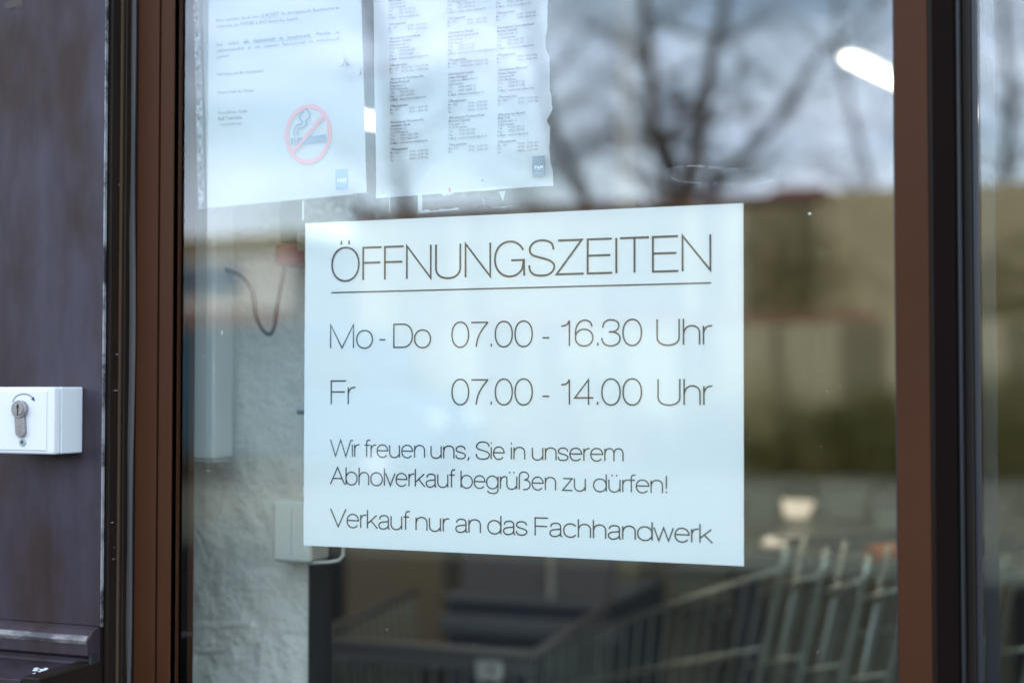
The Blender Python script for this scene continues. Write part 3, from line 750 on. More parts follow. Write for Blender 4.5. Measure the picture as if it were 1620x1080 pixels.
textline([(s, zx(a), zx(c), l4, 27.5) for s, a, c in (('Wir',97,207),('freuen',222,445),('uns,',465,607),('Sie',630,737),('in',759,812),('unserem',836,1172))], .0013, 1)
l5 = lin(522, 766, 1056, 780.5)
textline([(s, zx(a), zx(c), l5, 28) for s, a, c in (('Abholverkauf',97,556),('begrüßen',575,925),('zu',947,1034),('dürfen!',1060,1331))], .0013, 1)
l6 = lin(522, 833, 1128, 859.5)
textline([(s, zx(a), zx(c), l6, 29.5) for s, a, c in (('Verkauf',97,389),('nur',410,535),('an',555,650),('das',673,820),('Fachhandwerk',846,1500))], .00145, 1)

# ================================================================== PAPER NOTICES
PX = lambda: None
jobs = []        # (parent, mat, list of (text, pos, uvec, vvec, width, height, bold, y))
def font_mesh(lines, name, matl, parent):
    """lines: (text, origin Vector, u unit Vector, width m or None, cap height m, bold)"""
    b = MB()
    for text, org, u, wd, cap, bold in lines:
        cu = bpy.data.curves.new('txt', 'FONT'); cu.body = text; cu.size = 1; cu.resolution_u = 1; cu.fill_mode = 'FRONT'
        cu.offset = .030 if bold else .016
        ob = bpy.data.objects.new('txt', cu); COL.objects.link(ob)
        bpy.context.view_layer.update()
        dg = bpy.context.evaluated_depsgraph_get(); me = ob.evaluated_get(dg).to_mesh()
        if len(me.vertices):
            xs = [v.co.x for v in me.vertices]; x0, x1 = min(xs), max(xs)
            sy = cap/.70; sx = (wd/(x1-x0)) if wd else sy*.8
            v_ = Vector((-u.z, 0, u.x)); n0 = len(b.v)
            for v in me.vertices:
                b.v.append(tuple(org + u*((v.co.x-x0)*sx) + v_*(v.co.y*sy)))
            for p in me.polygons: b.f.append(tuple(n0+i for i in p.vertices))
        ob.evaluated_get(dg).to_mesh_clear(); COL.objects.unlink(ob); bpy.data.objects.remove(ob); bpy.data.curves.remove(cu)
    return b.build(name, matl, parent)

def paper_sheet(BLp, BRp, ht, right_fn=None, crinkle=.0012, seed=0, y=YS, nu=46, nv=64, bottom_fn=None):
    u = (BRp-BLp); wd = u.length; u.normalize(); v = Vector((-u.z, 0, u.x)); rnd = random.Random(seed)
    waves = [(rnd.uniform(4,16), rnd.uniform(3,12), rnd.uniform(0,6.3), rnd.uniform(.3,1)) for _ in range(7)]
    b = MB()
    def dy(s, t):
        d = sum(a*math.sin(fx*s+fz*t*1.3+ph) for fx, fz, ph, a in waves)/3
        d = max(-.95, d)
        return crinkle*(1+d)*.5
    for j in range(nv+1):
        t = j/nv
        rw = wd+(right_fn(t*ht) if right_fn else 0)
        for i in range(nu+1):
            s = i/nu; p = BLp + u*(rw*s) + v*(ht*t)
            if bottom_fn: p = p + v*(bottom_fn(s)*(1-t))
            b.v.append((p.x, y+dy(s, t)+(0), p.z))
    for j in range(nv):
        for i in range(nu):
            a = j*(nu+1)+i; b.f.append((a, a+1, a+nu+2, a+nu+1))
    return b, u, v
# --- left notice in a punched sleeve
YL = YS+.0022
n1o = thing('no_smoking_notice', 'white notice in a punched plastic sleeve with a round no smoking symbol', 'notice', (-.38, YS, 1.75))
bl_, br_ = P(327, 328, YL), P(579.5, 304.5, YL)
b, u, v = paper_sheet(bl_, br_, .297, seed=3, y=YL, crinkle=.0016)
b.build('paper_sheet', M_paper, n1o, smooth=True)
uL = u
sl0, sl1 = P(313.5, 331, YS+.0006), P(581, 306, YS+.0006)
b, u_s, v_s = paper_sheet(sl0, sl1, .305, seed=9, y=YS+.0004, crinkle=.0010, nu=20, nv=30)
sle = b.build('plastic_sleeve', M_sleeve, n1o, smooth=True)
# punched strip with holes, built as geometry
b = MB(); us, vs = u_s, v_s; w0 = .0075
stripw = .0085; H = .305
holes = [Z(320, yy, YS)-sl0.z for yy in (28, 54, 84, 108, 135, 163, 188, 215, 238, 266, 290)]
def SP(s, t, dy=0): p = sl0+us*s+vs*t; return (p.x, YS+.0003+dy, p.z)
t = 0; rnd = random.Random(5)
hs = sorted(holes); seg = [0]+[q for h_ in hs for q in (h_-.0035, h_+.0035)]+[H]
for i in range(0, len(seg), 2):
    if seg[i+1] > seg[i]: b.quad(SP(.0004, seg[i]), SP(stripw, seg[i]), SP(stripw, seg[i+1]), SP(.0004, seg[i+1]))
for h_ in hs:
    for sgn in (-1, 1):
        pts = []
        rr = .0022; kx = stripw/2
        hole = [(kx+sgn*rr*math.sin(a), h_+rr*1.25*math.cos(a)) for a in [i*math.pi/8 for i in range(9)]]
        outer = [(.0004 if sgn < 0 else stripw, h_-.0035), (.0004 if sgn < 0 else stripw, h_+.0035)]
        poly = [(kx, h_+.0035)] + hole + [(kx, h_-.0035)] + [outer[0], outer[1]]
        b.poly([SP(*q) for q in poly])
M_strip = film_mat('punched strip film', (.78, .83, .86), .55, noisy=160)
b.build('punched_strip', M_strip, sle)
b = MB(); b.quad(SP(stripw+.0006, 0, -.0001), SP(stripw+.0016, 0, -.0001), SP(stripw+.0016, H, -.0001), SP(stripw+.0006, H, -.0001))
b.quad(SP(0, .0, -.0001), SP(.205, .0, -.0001), SP(.205, .0012, -.0001), SP(0, .0012, -.0001))
b.build('weld_seam', film_mat('weld seam', (.4, .5, .55), .6), sle)
YW = YS+.0019
z2p = lambda a, c, ox=300, oy=0: (ox+a/5.0625, oy+c/5.0625)
def tl(text, a, c, a2, c2, cap=5.6, bold=False, y=YW):
    p = P(*z2p(a, c), y); q = P(*z2p(a2, c2), y); d = (q-p); wd = d.length
    return (text, Vector((p.x, y, p.z)), d.normalized(), wd, cap/1400, bold)
# split justified lines so the bold words stand where they stand
reg = [tl('Bitte beachten Sie ab dem', 213,180, 555,145), tl('das durchgehende Rauchverbot in', 727,122, 1197,75),
       tl('Gebäuden der PFEFFER & MAY Karlsruhe GmbH!', 213,228, 868,162),
       tl('Dies     umfasst', 217,374, 397,352), tl('Rauchen    ist', 1015,283, 1200,272),
       tl('selbstverständlich   an   den   separaten   Raucherzonen   im   Außenbereich', 217,420, 1200,322), tl('gestattet.', 217,470, 322,456),
       tl('Wir bitten um Ihr Verständnis!', 218,612, 592,580), tl('Vielen Dank im Voraus.', 222,755, 522,735),
       tl('Freundliche Grüße', 228,918, 466,902), tl('- Geschäftsleitung -', 230,1010, 424,997, 4.6)]
bold = [tl('15.03.2017', 570,143, 713,126, 6, True), tl('alle   Gebäudeteile   im   Innenbereich.', 430,350, 972,296, 5.8, True), tl('Ralf Tebrücke', 230,966, 418,952, 5.8, True)]
M_tink = mat('faded print', (.05, .07, .10), rough=.8)
M_tinkb = mat('bold print', (.03, .04, .06), rough=.8)
for q in reg: font_mesh([q], 'text_line', M_tink, n1o)
for q in bold: font_mesh([q], 'bold_text', M_tinkb, n1o)
M_uline = mat('blue underline', (.12, .35, .55), rough=.7)
b = MB()
for (a, c, a2, c2) in ((570,150,713,133),(430,357,972,303)):
    p, q = P(*z2p(a, c), YW), P(*z2p(a2, c2), YW); h_ = Vector((0,0,.0004)); b.quad(p+h_, p-h_, q-h_, q+h_)
b.build('underline', M_uline, n1o)
# no-smoking symbol
def pxm(px, py, y): return P(px, py, y)
cS = P(487.5, 212.5, YW); sx_ = (P(525, 210, YW).x-P(450.5, 215, YW).x)/2; sz_ = (P(487,165,YW).z-P(487,260,YW).z)/2
rad = (sx_+sz_)/2
b = MB(); ribbon(b, [(cS.x+(sx_-.0025)*math.cos(a), cS.z+(sz_-.0025)*math.sin(a)) for a in [2*math.pi*i/48 for i in range(49)]], .0024, YW)
d_ = .70*(rad-.002); ribbon(b, [(cS.x-d_, cS.z-d_), (cS.x+d_, cS.z+d_)], .0022, YW-.0002)
b.build('prohibition_ring', M_red, n1o)
b = MB()
def bq(a, c, a2, c2, y=YW-.0001):
    p, q, r_, s_ = P(a, c, y), P(a2, c, y), P(a2, c2, y), P(a, c2, y); b.quad(p, q, r_, s_)
# cigarette, slightly tilted with the paper
def rotp(dx, dz): return Vector((cS.x, YW+.00005, cS.z)) + uL*dx + Vector((-uL.z,0,uL.x))*dz
k_ = sx_/37
def rq(x0, x1, z0, z1): b.quad(rotp(x0*k_, z0*k_), rotp(x1*k_, z0*k_), rotp(x1*k_, z1*k_), rotp(x0*k_, z1*k_))
rq(-27,-24.5,-13,-3); rq(-22,-20,-13,-3); rq(-18, 28, -13, -3)
b.build('cigarette_print', M_blue, n1o)
b = MB()
for pts in ([(-26,0),(-26,8),(-22,16),(-14,18),(-11,22),(-15,28),(-13,36),(-7,38)], [(-20,0),(-20,6),(-17,11),(-9,12),(-4,16),(-4,22),(2,26),(3,34),(-1,40),(-5,42)]):
    q = cr_(pts, 5); ribbon(b, [(rotp(a*k_*.85, c*k_*.85).x, rotp(a*k_*.85, c*k_*.85).z) for a, c in q], .0009, YW)
b.build('smoke_print', M_blue, n1o)
# logo
def logo(parent, x0, y0, x1, y1, m, y, sub=True):
    q = [P(x0, y0, y), P(x1, y0-1.5, y), P(x1+.5, y1-1, y), P(x0+.6, y1, y)]
    MB().poly(q).build('logo_panel', m, parent)
    u = (q[1]-q[0]).normalized(); wd = (q[1]-q[0]).length
    L_ = [('P&M', P(x0+(x1-x0)*.18, y0+(y1-y0)*.62, y-.0001), u, wd*.68, wd*.22, True)]
    M_ = [('Gruppe', P(x0+(x1-x0)*.2, y0+(y1-y0)*.86, y-.0001), u, wd*.62, wd*.14, False)]
    font_mesh(L_, 'logo_letters', M_wprint, parent)
    font_mesh(M_, 'logo_letters', M_logo2, parent)
    p0, p1 = P(x0+(x1-x0)*.2, y0+(y1-y0)*.68, y-.0001), P(x1-1, y0+(y1-y0)*.65, y-.0001); h_ = Vector((0,0,.0003))
    MB().quad(p0+h_, p0-h_, p1-h_, p1+h_).build('logo_rule', M_logo2, parent)
M_logo2 = mat('pale blue print', (.3, .42, .52), rough=.7)
M_logoL = mat('bright blue print', (.03, .20, .42), rough=.7)
logo(n1o, 530.5, 268.5, 550, 300, M_logoL, YW)

# --- right notice: branch list, torn wavy right edge
def torn(t):
    # t in metres from the bottom; returns change of width
    e = 0
    e -= .004*math.exp(-((t-.040)/.02)**2)
    e -= .005*math.exp(-((t-.070)/.005)**2)
    e += .003*math.exp(-((t-.083)/.003)**2)
    e -= .004*math.exp(-((t-.155)/.012)**2)
    e += .002*math.exp(-((t-.137)/.003)**2)
    return e*.7+.0004*math.sin(t*160)+.0003*math.sin(t*410+1)-.0015*(t > .1)
n2o = thing('branch_list_notice', 'white sheet listing branch addresses in three columns with torn right edge', 'notice', (-.17, YS, 1.78))
bl2, br2 = P(594, 313.5, YS+.001), P(872, 293, YS+.001)
b, u2, v2 = paper_sheet(bl2, br2, .297, right_fn=torn, seed=11, y=YS+.0018, crinkle=.0022, nu=56, nv=90)
# lift the loose right edge
vv = []
for (x, y, z) in b.v:
    s = (x-bl2.x)/.2; k = max(0, (s-.86)/.14); zz = z-bl2.z
    vv.append((x, y+.0022*k*k*(.5+.5*math.sin(zz*60+1))+.0012*k*abs(math.sin(zz*37)), z))
b.v = vv
b.build('paper_sheet', M_paper, n2o, smooth=True)
YR = YS+.0012
def entry(col, y0, name, person, street, city, tel, fax, mail, hours, off=(580,0)):
    R_, B_ = [], []
    pxs = lambda a, c: z2p(a, c, *off)
    sl = u2
    def put(lst, text, dx, dy, wz, bold=False, cap=4.1):
        p = P(*pxs(col, y0+dy), YR); w_m = wz/5.0625/1300
        # keep the line start on the paper's own axis
        p = Vector((p.x, YR, p.z)) + sl*(dx/5.0625/1300)
        lst.append((text, p, sl, w_m, cap/1420, bold))
    put(B_, name, 0, 0, 10.4*len(name), True); put(B_, person, 0, 28, 10.6*len(person), True)
    put(R_, street, 0, 55, 9.6*len(street)); put(R_, city, 0, 83, 9.6*len(city))
    for lab, val, dy in (('Tel:', tel, 110), ('Fax:', fax, 138), ('E-Mail:', mail, 167)):
        put(R_, lab, 0, dy, 9*len(lab)); put(R_, val, 80, dy, 9.6*len(val))
    put(B_, 'Öffnungszeiten:', 0, 217, 145, True)
    dy = 246
    for d, h_ in hours:
        put(R_, d, 0, dy, 9*len(d)); put(R_, h_, 155 if len(h_) < 20 else 100, dy, 152 if len(h_) < 20 else 215); dy += 28
    return R_, B_
H2 = [('Mo - Do:', '07:00 - 16:30 Uhr'), ('Fr:', '07:00 - 14:00 Uhr')]
H3 = [('Mo - Do:', '07:00 - 17:00 Uhr'), ('Fr:', '07:00 - 15:00 Uhr'), ('Sa:', '08:00 - 11:30 Uhr')]
E = [(176,-9,'Abholexpress Durlach','Marc Maisi','Oberwaldstr. 3','76227 Karlsruhe','0721 151728 20','0721 151728 21','marc.maisi@pum.de',H2),
 (183,320,'Abholexpress Germersheim','Francisco Giraldo','Rilzheimerstr. 1','76726 Germersheim','07274 500 887','07274 500882','francisco.giraldo@pum.de',[('Mo - Do:','07-12 Uhr / 13-16.30 Uhr'),('Fr:','07.00 Uhr - 14.00 Uhr')]),
 (188,646,'Abholexpress Karlsruhe-Ost','Daniel Bienholz','Käppelestr. 5','76131 Karlsruhe','0721 615 262','0721 614 991','daniel.bienholz@pum.de',[('Mo - Do:','06.30 - 16:30 Uhr'),('Fr:','06:30 - 14:00 Uhr')]),
 (190,992,'Abholexpress Pforzheim-Ost','Sebastian Göstl','Blücherstr. 32','75177 Pforzheim','07231 58611 430','07231 58611 600','sebastian.goestl@pum.de',H3),
 (648,-55,'Abholexpress Eggenstein','Philipp Schaerer','Daimlerstr. 9','76344 Eggenstein','0721 470003 15','0721 470003 16','philipp.schaerer@pum.de',H2),
 (651,277,'Abholexpress Kandel','Karl-Herbert Gensheimer','Industriestr. 7','76870 Kandel','07275 617 154','07275 617 155','karl-herbert.gensheimer@pum.de',[('Mo - Do:','07-12 Uhr / 13-16.30 Uhr'),('Fr:','07.00 Uhr - 14.00 Uhr')]),
 (654,606,'Abholexpress Landau','Heiko Arbogast','Oskar-von-Miller-Str. 3','76829 Landau','06341 98885 25','06341 98885 26','heiko.arbogast@pum.de',H3),
 (657,955,'Abholexpress Pforzheim-West','Michele D\'Amello','Dennigstr. 12','75179 Pforzheim','07231 417 654','07231 417 655','michele.d.amello@pum.de',H2),
 (1038,-100,'Abholexpress Bruchsal','Erich Schaer','Werner-Str. 4','76646 Bruchsal','07243 324 990','07243 324 995','erich.schaer@pum.de',H2),
 (1044,236,'Abholexpress Karlsruhe-Nord','Marcus Conradi','Gablonzer Str. 2','76185 Karlsruhe','0721 1602 975','0721 1610 907','marcus.conradi@pum.de',H2),
 (1052,573,'Abholexpress Mühlacker','Natasa Supina','Kißlingweg 80','75417 Mühlacker','07041 817 920','07041 817 921','natasa.supina@pum.de',H2),
 (1050,930,'Abholexpress Rastatt','Maik Polc','Gutenbergstr. 2','76437 Rastatt','07222 9757 20','07222 9757 30','maik.polc@pum.de',H3)]
for e_ in E:
    r_, b_ = entry(*e_)
    tag(font_mesh(r_, 'address_block', M_tink, n2o), kind='stuff'); tag(font_mesh(b_, 'bold_text', M_tinkb, n2o), kind='stuff')
logo(n2o, 842, 247.5, 862, 279.5, M_blueg, YR)

# ------------------------------------------------ tapes
def tape(name, pts, label, grp, edge=None, hue=None):
    t = thing(name, label, 'tape', P(pts[0][0], pts[0][1], YS-.0), grp)
    MB().poly([P(a, c, YS-.0010) for a, c in pts]).build('film', hue or M_tape, t)
    if edge:
        for ed in edge: MB().poly([P(a, c, YS-.0014) for a, c in ed]).build('milky_edge', M_tapew, t)
    return t
def bump_edge(x0, y0, x1, y1, h0, h1, n=16, seed=1):
    r_ = random.Random(seed); top = [(x0+(x1-x0)*i/n, y0+(y1-y0)*i/n) for i in range(n+1)]
    bot = [(a, c+r_.uniform(h0, h1)) for a, c in top]; return top + bot[::-1]
tape('clear_tape', [(660,308),(811,293),(811,328),(661,337)], 'wide clear tape with milky worn edges hanging under the torn notice', 'adhesive tapes on the glass',
     [bump_edge(661,337.5,726,332,-5,-1,12,2), bump_edge(777,328,811,326,-1,3.5,6,3), bump_edge(661,307,811,295,.5,4,22,4), bump_edge(661,306,668,306,20,31,4,5), [(789,303),(800,302),(796,319)], bump_edge(700,307,716,306,1,4,5,8)])
tape('clear_tape', [(478,308),(616,302),(621,348),(479,354)], 'faint clear tape strip between the two notices and the sign', 'adhesive tapes on the glass',
     [bump_edge(478,318,481,318,15,35,2,6), bump_edge(594,311,617,309,1,3.5,6,7), [(615,310),(616.4,310),(617.4,335),(616.2,335)]])
# residue ring on the free glass
rt = thing('adhesive_residue', 'thin outline of old tape glue on the glass above the sign', 'tape residue', P(1140, 275, YS-.001))
r_ = random.Random(12)
ol = cr_([(1050,283),(1053,270),(1070,264),(1105,263),(1150,266),(1195,268),(1232,270),(1226,287),(1205,291),(1160,291),(1110,290),(1072,286),(1058,276)], 8)
b = MB()
for i in range(len(ol)-1):
    if r_.random() < .35: continue
    p, q = P(*ol[i], -.0006), P(*ol[i+1], -.0006); h_ = Vector((0,0,r_.uniform(.0001,.00035))); b.quad(p+h_, p-h_, q-h_, q+h_)
b.build('glue_line', film_mat('thin glue line', (.8, .85, .87), .35), rt)
b = MB(); b.poly([P(*q, -.0006) for q in bump_edge(1208,288,1226,285,1,3,5,3)]); b.poly([P(*q, -.0006) for q in bump_edge(1088,262,1112,262,.5,2,6,4)]); b.build('glue_patch', M_tapew, rt)
MB().poly([P(a, c, -.0004) for a, c in ol[:-8:3]]).build('glue_film', film_mat('thin glue film', (.7,.75,.78), .045, noisy=60), rt)

# ------------------------------------------------ moths and specks
def moth(px, py, k, label, ang=0, side=False):
    t = thing('dead_moth', label, 'insect', P(px, py, YS-.001), 'dead insects at the left notice')
    y = YS-.0012; c = P(px, py, y); s = k/1400
    def q(a, d, dy=0):
        ca, sa = math.cos(ang), math.sin(ang); return (c.x+(a*ca-d*sa)*s, y+dy, c.z+(a*sa+d*ca)*s)
    b = MB(); b.poly([q(0,6), q(-2,0), q(-8,-8), q(-5,-9), q(-1,-6,-.0006)])
    if not side: b.poly([q(0,6), q(1,-6,-.0006), q(5,-9), q(10,-7), q(2,0)])
    b.build('wings', M_insect, t)
    MB().tube([q(0,-5,-.0008), q(0,1,-.001), q(0,7,-.0008), q(0,9,-.0005)], [.0008*k/6*1.0, .0013*k/6, .001*k/6, .0004], 8).build('body', M_insect, t)
    b = MB(); b.tube([q(0,8), q(-2,11), q(-4,12)], .00018, 4); b.tube([q(0,8), q(.5,12), q(0,15)], .00018, 4)
    for yy in (0, 3, 5): b.tube([q(-1,yy), q(-5,yy+1)], .00015, 4); b.tube([q(1,yy), q(5,yy+1)], .00015, 4)
    b.build('legs', M_insect, t)
moth(546, 97, 1.0, 'dark winged dead moth stuck above the no smoking symbol'); moth(572, 112, .75, 'small pale insect remains at the right edge of the left notice', R(15), True)
b = MB(); rs_ = random.Random(4)
def speck(px, py, a, c, y=-.0004):
    p = P(px, py, y); n = 6; b.poly([(p.x+a/1400*math.cos(2*math.pi*i/n), y, p.z+c/1400*math.sin(2*math.pi*i/n)) for i in range(n)])
for px, py, a, c in [(378,390,1,1.2),(351,526,.7,4),(338,583,.6,4),(322,563,1,1),(330,745,1,1.2),(372,780,1,1),(612,995,1,1),(765,317,1,1),(1281,338,2,1.5),(714,449,.8,.8)]: speck(px, py, a, c)
for i in range(80): speck(rs_.uniform(290,1410), rs_.uniform(0,1080), rs_.uniform(.2,.7), rs_.uniform(.2,.8))
tag(b.build('dust_specks', M_speck), 'tiny pale dust specks scattered on the door glass', 'dust', kind='stuff')
b = MB(); speck(711.5, 300, 2.5, 3, YS-.0015); speck(712, 303, 1.2, 2.5, YS-.0015)
b.build('ink_spot', M_rust, n2o)
b = MB(); speck(763.5, 285.5, 1.3, 1.6, YS-.0015); speck(600,307,.8,.8,YS-.0015); speck(606,306,.6,.6,YS-.0015); speck(504,298,1.2,1,YS-.0015)
tag(b.build('dirt_spots', M_dark, n2o), kind='stuff')

# ================================================================== INTERIOR
YP = .21
wx1 = X(490, YP, 1000)
pw = thing('plaster_wall', 'rough white plaster wall pier seen through the left part of the glass', 'wall', (-.7, YP, 0))
# bumpy front surface as real relief
b = MB(); nx, nz = 150, 260; x0w, x1w, z0w, z1w = -1.5, wx1, 0.0, 2.9
rw_ = random.Random(2)
from mathutils import noise as mn
def relief(x, z):
    n_ = mn.fractal(Vector((x*22, z*22, 3)), 1, 2, 4)*.0014 + mn.noise(Vector((x*5, z*5, 1)))*.004
    return n_
cracks = [[(288,820),(303,830),(318,855),(326,880)],]
ridges = [[(303,1080),(304,1045),(306,1030),(318,1022),(335,1016)], [(375,1012),(388,1000),(398,988)], [(290,990),(340,989),(395,987)], [(306,1030),(350,1028),(375,1012)]]
def segd(p, a, c):
    ax, ay = a; bx_, by_ = c; t = max(0, min(1, ((p[0]-ax)*(bx_-ax)+(p[1]-ay)*(by_-ay))/((bx_-ax)**2+(by_-ay)**2+1e-12)))
    return math.hypot(p[0]-ax-t*(bx_-ax), p[1]-ay-t*(by_-ay))
rid = [[(P(a, c, YP).x, P(a, c, YP).z) for a, c in rr_] for rr_ in ridges]
crk = [[(P(a, c, YP).x, P(a, c, YP).z) for a, c in rr_] for rr_ in cracks]
xs_ = []; 
xsA = [x0w+(X(282,YP)-x0w)*i/10 for i in range(10)] + [X(282,YP)+(x1w-X(282,YP))*i/110 for i in range(111)]
zA = [0+ (Z(400,1085,YP))*i/10 for i in range(10)] + [Z(400,1085,YP)+(Z(400,300,YP)-Z(400,1085,YP))*i/330 for i in range(331)] + [Z(400,300,YP)+(2.9-Z(400,300,YP))*i/10 for i in range(1,11)]
for z in zA:
    for x in xsA:
        y = YP-relief(x, z)
        if z < Z(400,960,YP):
            for rr_ in rid:
                d = min(segd((x,z), rr_[i], rr_[i+1]) for i in range(len(rr_)-1)); y -= .0022*math.exp(-(d/.0035)**2)
        if z < Z(400,800,YP) and x < X(350,YP):
            for rr_ in crk:
                d = min(segd((x,z), rr_[i], rr_[i+1]) for i in range(len(rr_)-1)); y += .004*math.exp(-(d/.0016)**2)
        b.v.append((x, y, z))
nxA = len(xsA)
for j in range(len(zA)-1):
    for i in range(nxA-1):
        a = j*nxA+i; b.f.append((a, a+1, a+nxA+1, a+nxA))
b.build('plaster_face', M_plaster, pw, smooth=True)
MB().box(x0w, YP+.008, 0, x1w-.001, YP+.055, 2.9).build('wall_core', M_iwall, pw)
MB().box(x1w-.001, YP-.002, 0, x1w+.002, YP+.055, 2.9).build('shaded_side', M_dark, pw)  # side face coloured near black, its shade put into the colour
# duct
yd0, yd1 = .125, YP-.006
dx0, dx1 = X(262, yd0), X(338.5, yd0); dzb = Z(330, 727, yd0)
dt = thing('cable_duct', 'cream vertical cable duct on the plaster wall beside the door frame', 'duct', ((dx0+dx1)/2, yd0, dzb))
MB().box(dx0, yd0, dzb, dx1, yd0+.045, 2.9).build('duct_cover', M_duct, dt, bevel=.004, seg=3)
MB().box(dx0+.01, yd0+.0455, dzb+.02, dx1-.035, yd1, 2.9).build('duct_base', M_duct, dt)
MB().box(dx0+.002, yd0+.004, dzb-.003, dx1-.002, yd0+.04, dzb-.0005).build('end_lip', M_white2, dt)
# alarm box
yr0 = .145
ax0, ax1 = X(436, yr0), X(560, yr0); az0 = Z(450, 419, yr0); az1 = Z(450, 250, yr0); azm = Z(450, 384, yr0)
al = thing('alarm_box', 'dark wall device with a red lower edge behind the sign corner', 'wall device', ((ax0+ax1)/2, yr0, az0))
M_dgrey = mat('dark grey plastic', (.035, .038, .05), rough=.4)
MB().box(ax0, yr0+.006, azm, ax1, YP-.006, az1).build('housing', M_dgrey, al, bevel=.003)
MB().box(ax0-.003, yr0, az0, ax1+.003, YP-.006, azm-.001).build('red_base', M_redbox, al, bevel=.004)
MB().box(X(470, yr0), yr0-.003, Z(475, 397, yr0), X(500, yr0), yr0+.02, Z(475, 368, yr0)).build('label_tab', M_beige, al, bevel=.002)
# cable
cp = [(335,418),(350,424),(368,430),(385,440),(396,455),(402,475),(404,495),(411,514),(420,526),(428,528),(434,515),(438,490),(443,460),(448,435),(451,418)]
pts = [P(a, c, .150+.01*i/len(cp)) for i, (a, c) in enumerate(cp)]
sm = []
for i in range(len(pts)-1):
    for j in range(4):
        t = j/4; p0, p1, p2, p3 = pts[max(i-1,0)], pts[i], pts[i+1], pts[min(i+2,len(pts)-1)]
        sm.append(.5*((2*p1)+(-p0+p2)*t+(2*p0-5*p1+4*p2-p3)*t*t+(-p0+3*p1-3*p2+p3)*t**3))
sm.append(pts[-1])
tag(MB().tube(sm, .0028, 8).build('hanging_cable', M_cable, smooth=True), 'thin black cable drooping from the cream duct to the red edged device', 'cable')
# junction box with hook rim
yj = .155
jx0, jx1 = X(431, yj), X(493, yj); jz0, jz1 = Z(440, 889, yj), Z(440, 790, yj)
jb = thing('switch_box', 'cream surface mounted box on the corner of the plaster wall under the sign', 'electrical box', ((jx0+jx1)/2, yj, jz0))
MB().box(jx0, yj, jz0, jx1, YP-.006, jz1).build('box_body', M_duct, jb, bevel=.006, seg=3)
MB().box(jx0+(jx1-jx0)*.50, yj-.0015, jz0+.01, jx0+(jx1-jx0)*.53, yj+.001, jz1-.01).build('seam', M_white2, jb)
MB().box(jx0-.004, yj+.02, jz0-.001, jx0, YP-.006, jz0+.028).build('side_clip', M_wprint, jb, bevel=.001)
rim = [P(490,890,yj+.01), P(520,888.5,yj+.01), P(536,886,yj+.01), P(543,878,yj+.01), P(544,862,yj+.01), P(544,800,yj+.01)]
MB().tube(rim, .0022, 8).build('wire_rim', M_duct, jb, smooth=True)
# small latch
yl = .17
lt = thing('door_latch', 'small grey catch on the plaster wall at the sign left edge', 'catch', P(475, 650, yl))
MB().box(X(469,yl), yl, Z(470,656,yl), X(500,yl), YP-.005, Z(470,640,yl)).build('catch_plate', M_white2, lt, bevel=.002)
MB().box(X(474,yl), yl-.008, Z(470,655,yl), X(492,yl), yl, Z(470,648,yl)).build('catch_hook', M_nickel, lt, bevel=.001)

# --- ceiling lamps
def lamp(p0, p1, label):
    c = (p0+p1)/2; d = (p1-p0); ln = d.length; d.normalize(); a = math.atan2(d.y, d.x)
    t = thing('ceiling_lamp', label, 'lamp', c, 'lit strip lamps on the shop ceiling')
    M_ = Matrix.Translation(c) @ Matrix.Rotation(a, 4, 'Z')
    MB().box(-ln/2, -.05, .03, ln/2, .05, .07, M_).build('lamp_tray', M_wprint, t)
    MB().box(-ln/2, -.024, -.004, ln/2, .024, .03, M_).build('diffuser', M_lamp, t, bevel=.012)
    MB().box(-ln/2, -.01, .07, -ln/2+.02, .01, 2.9-c.z, M_).build('hanger', M_wprint, t); MB().box(ln/2-.02, -.01, .07, ln/2, .01, 2.9-c.z, M_).build('hanger', M_wprint, t)
pA = PZ(1340, 97, 2.72); dA = PZ(1418, 134, 2.72)-pA; dA.normalize()
lamp(pA, pA+dA*1.5, 'lit strip lamp seen through the glass beside the brown stile')
M_lampo = M_lamp
pB = PZ(560, 190, 2.72); lamp(pB, pB+dA*1.3, 'lit strip lamp seen in the gap between the two notices')

# broad fill lamps added near the door, out of view, to brighten counter and trolleys
def fill_lamp(x, y, label):
    c = Vector((x, y, 2.80)); t = thing('ceiling_lamp', label, 'lamp', c, 'added fill lamps near the door')
    M_ = Matrix.Translation(c) @ Matrix.Rotation(R(-15), 4, 'Z')
    MB().box(-.75, -.12, .0, .75, .12, .06, M_).build('lamp_tray', M_wprint, t)
    MB().box(-.72, -.10, -.022, .72, .10, -.001, M_).build('diffuser', M_lamp, t, bevel=.006)
fill_lamp(-1.2, 1.3, 'added unseen fill lamp inside the shop above the left trolley'); fill_lamp(.9, 1.3, 'added unseen fill lamp inside the shop above the nested trolleys')
fill_lamp(-1.6, 2.1, 'added unseen fill lamp inside the shop before the beige cabinet')
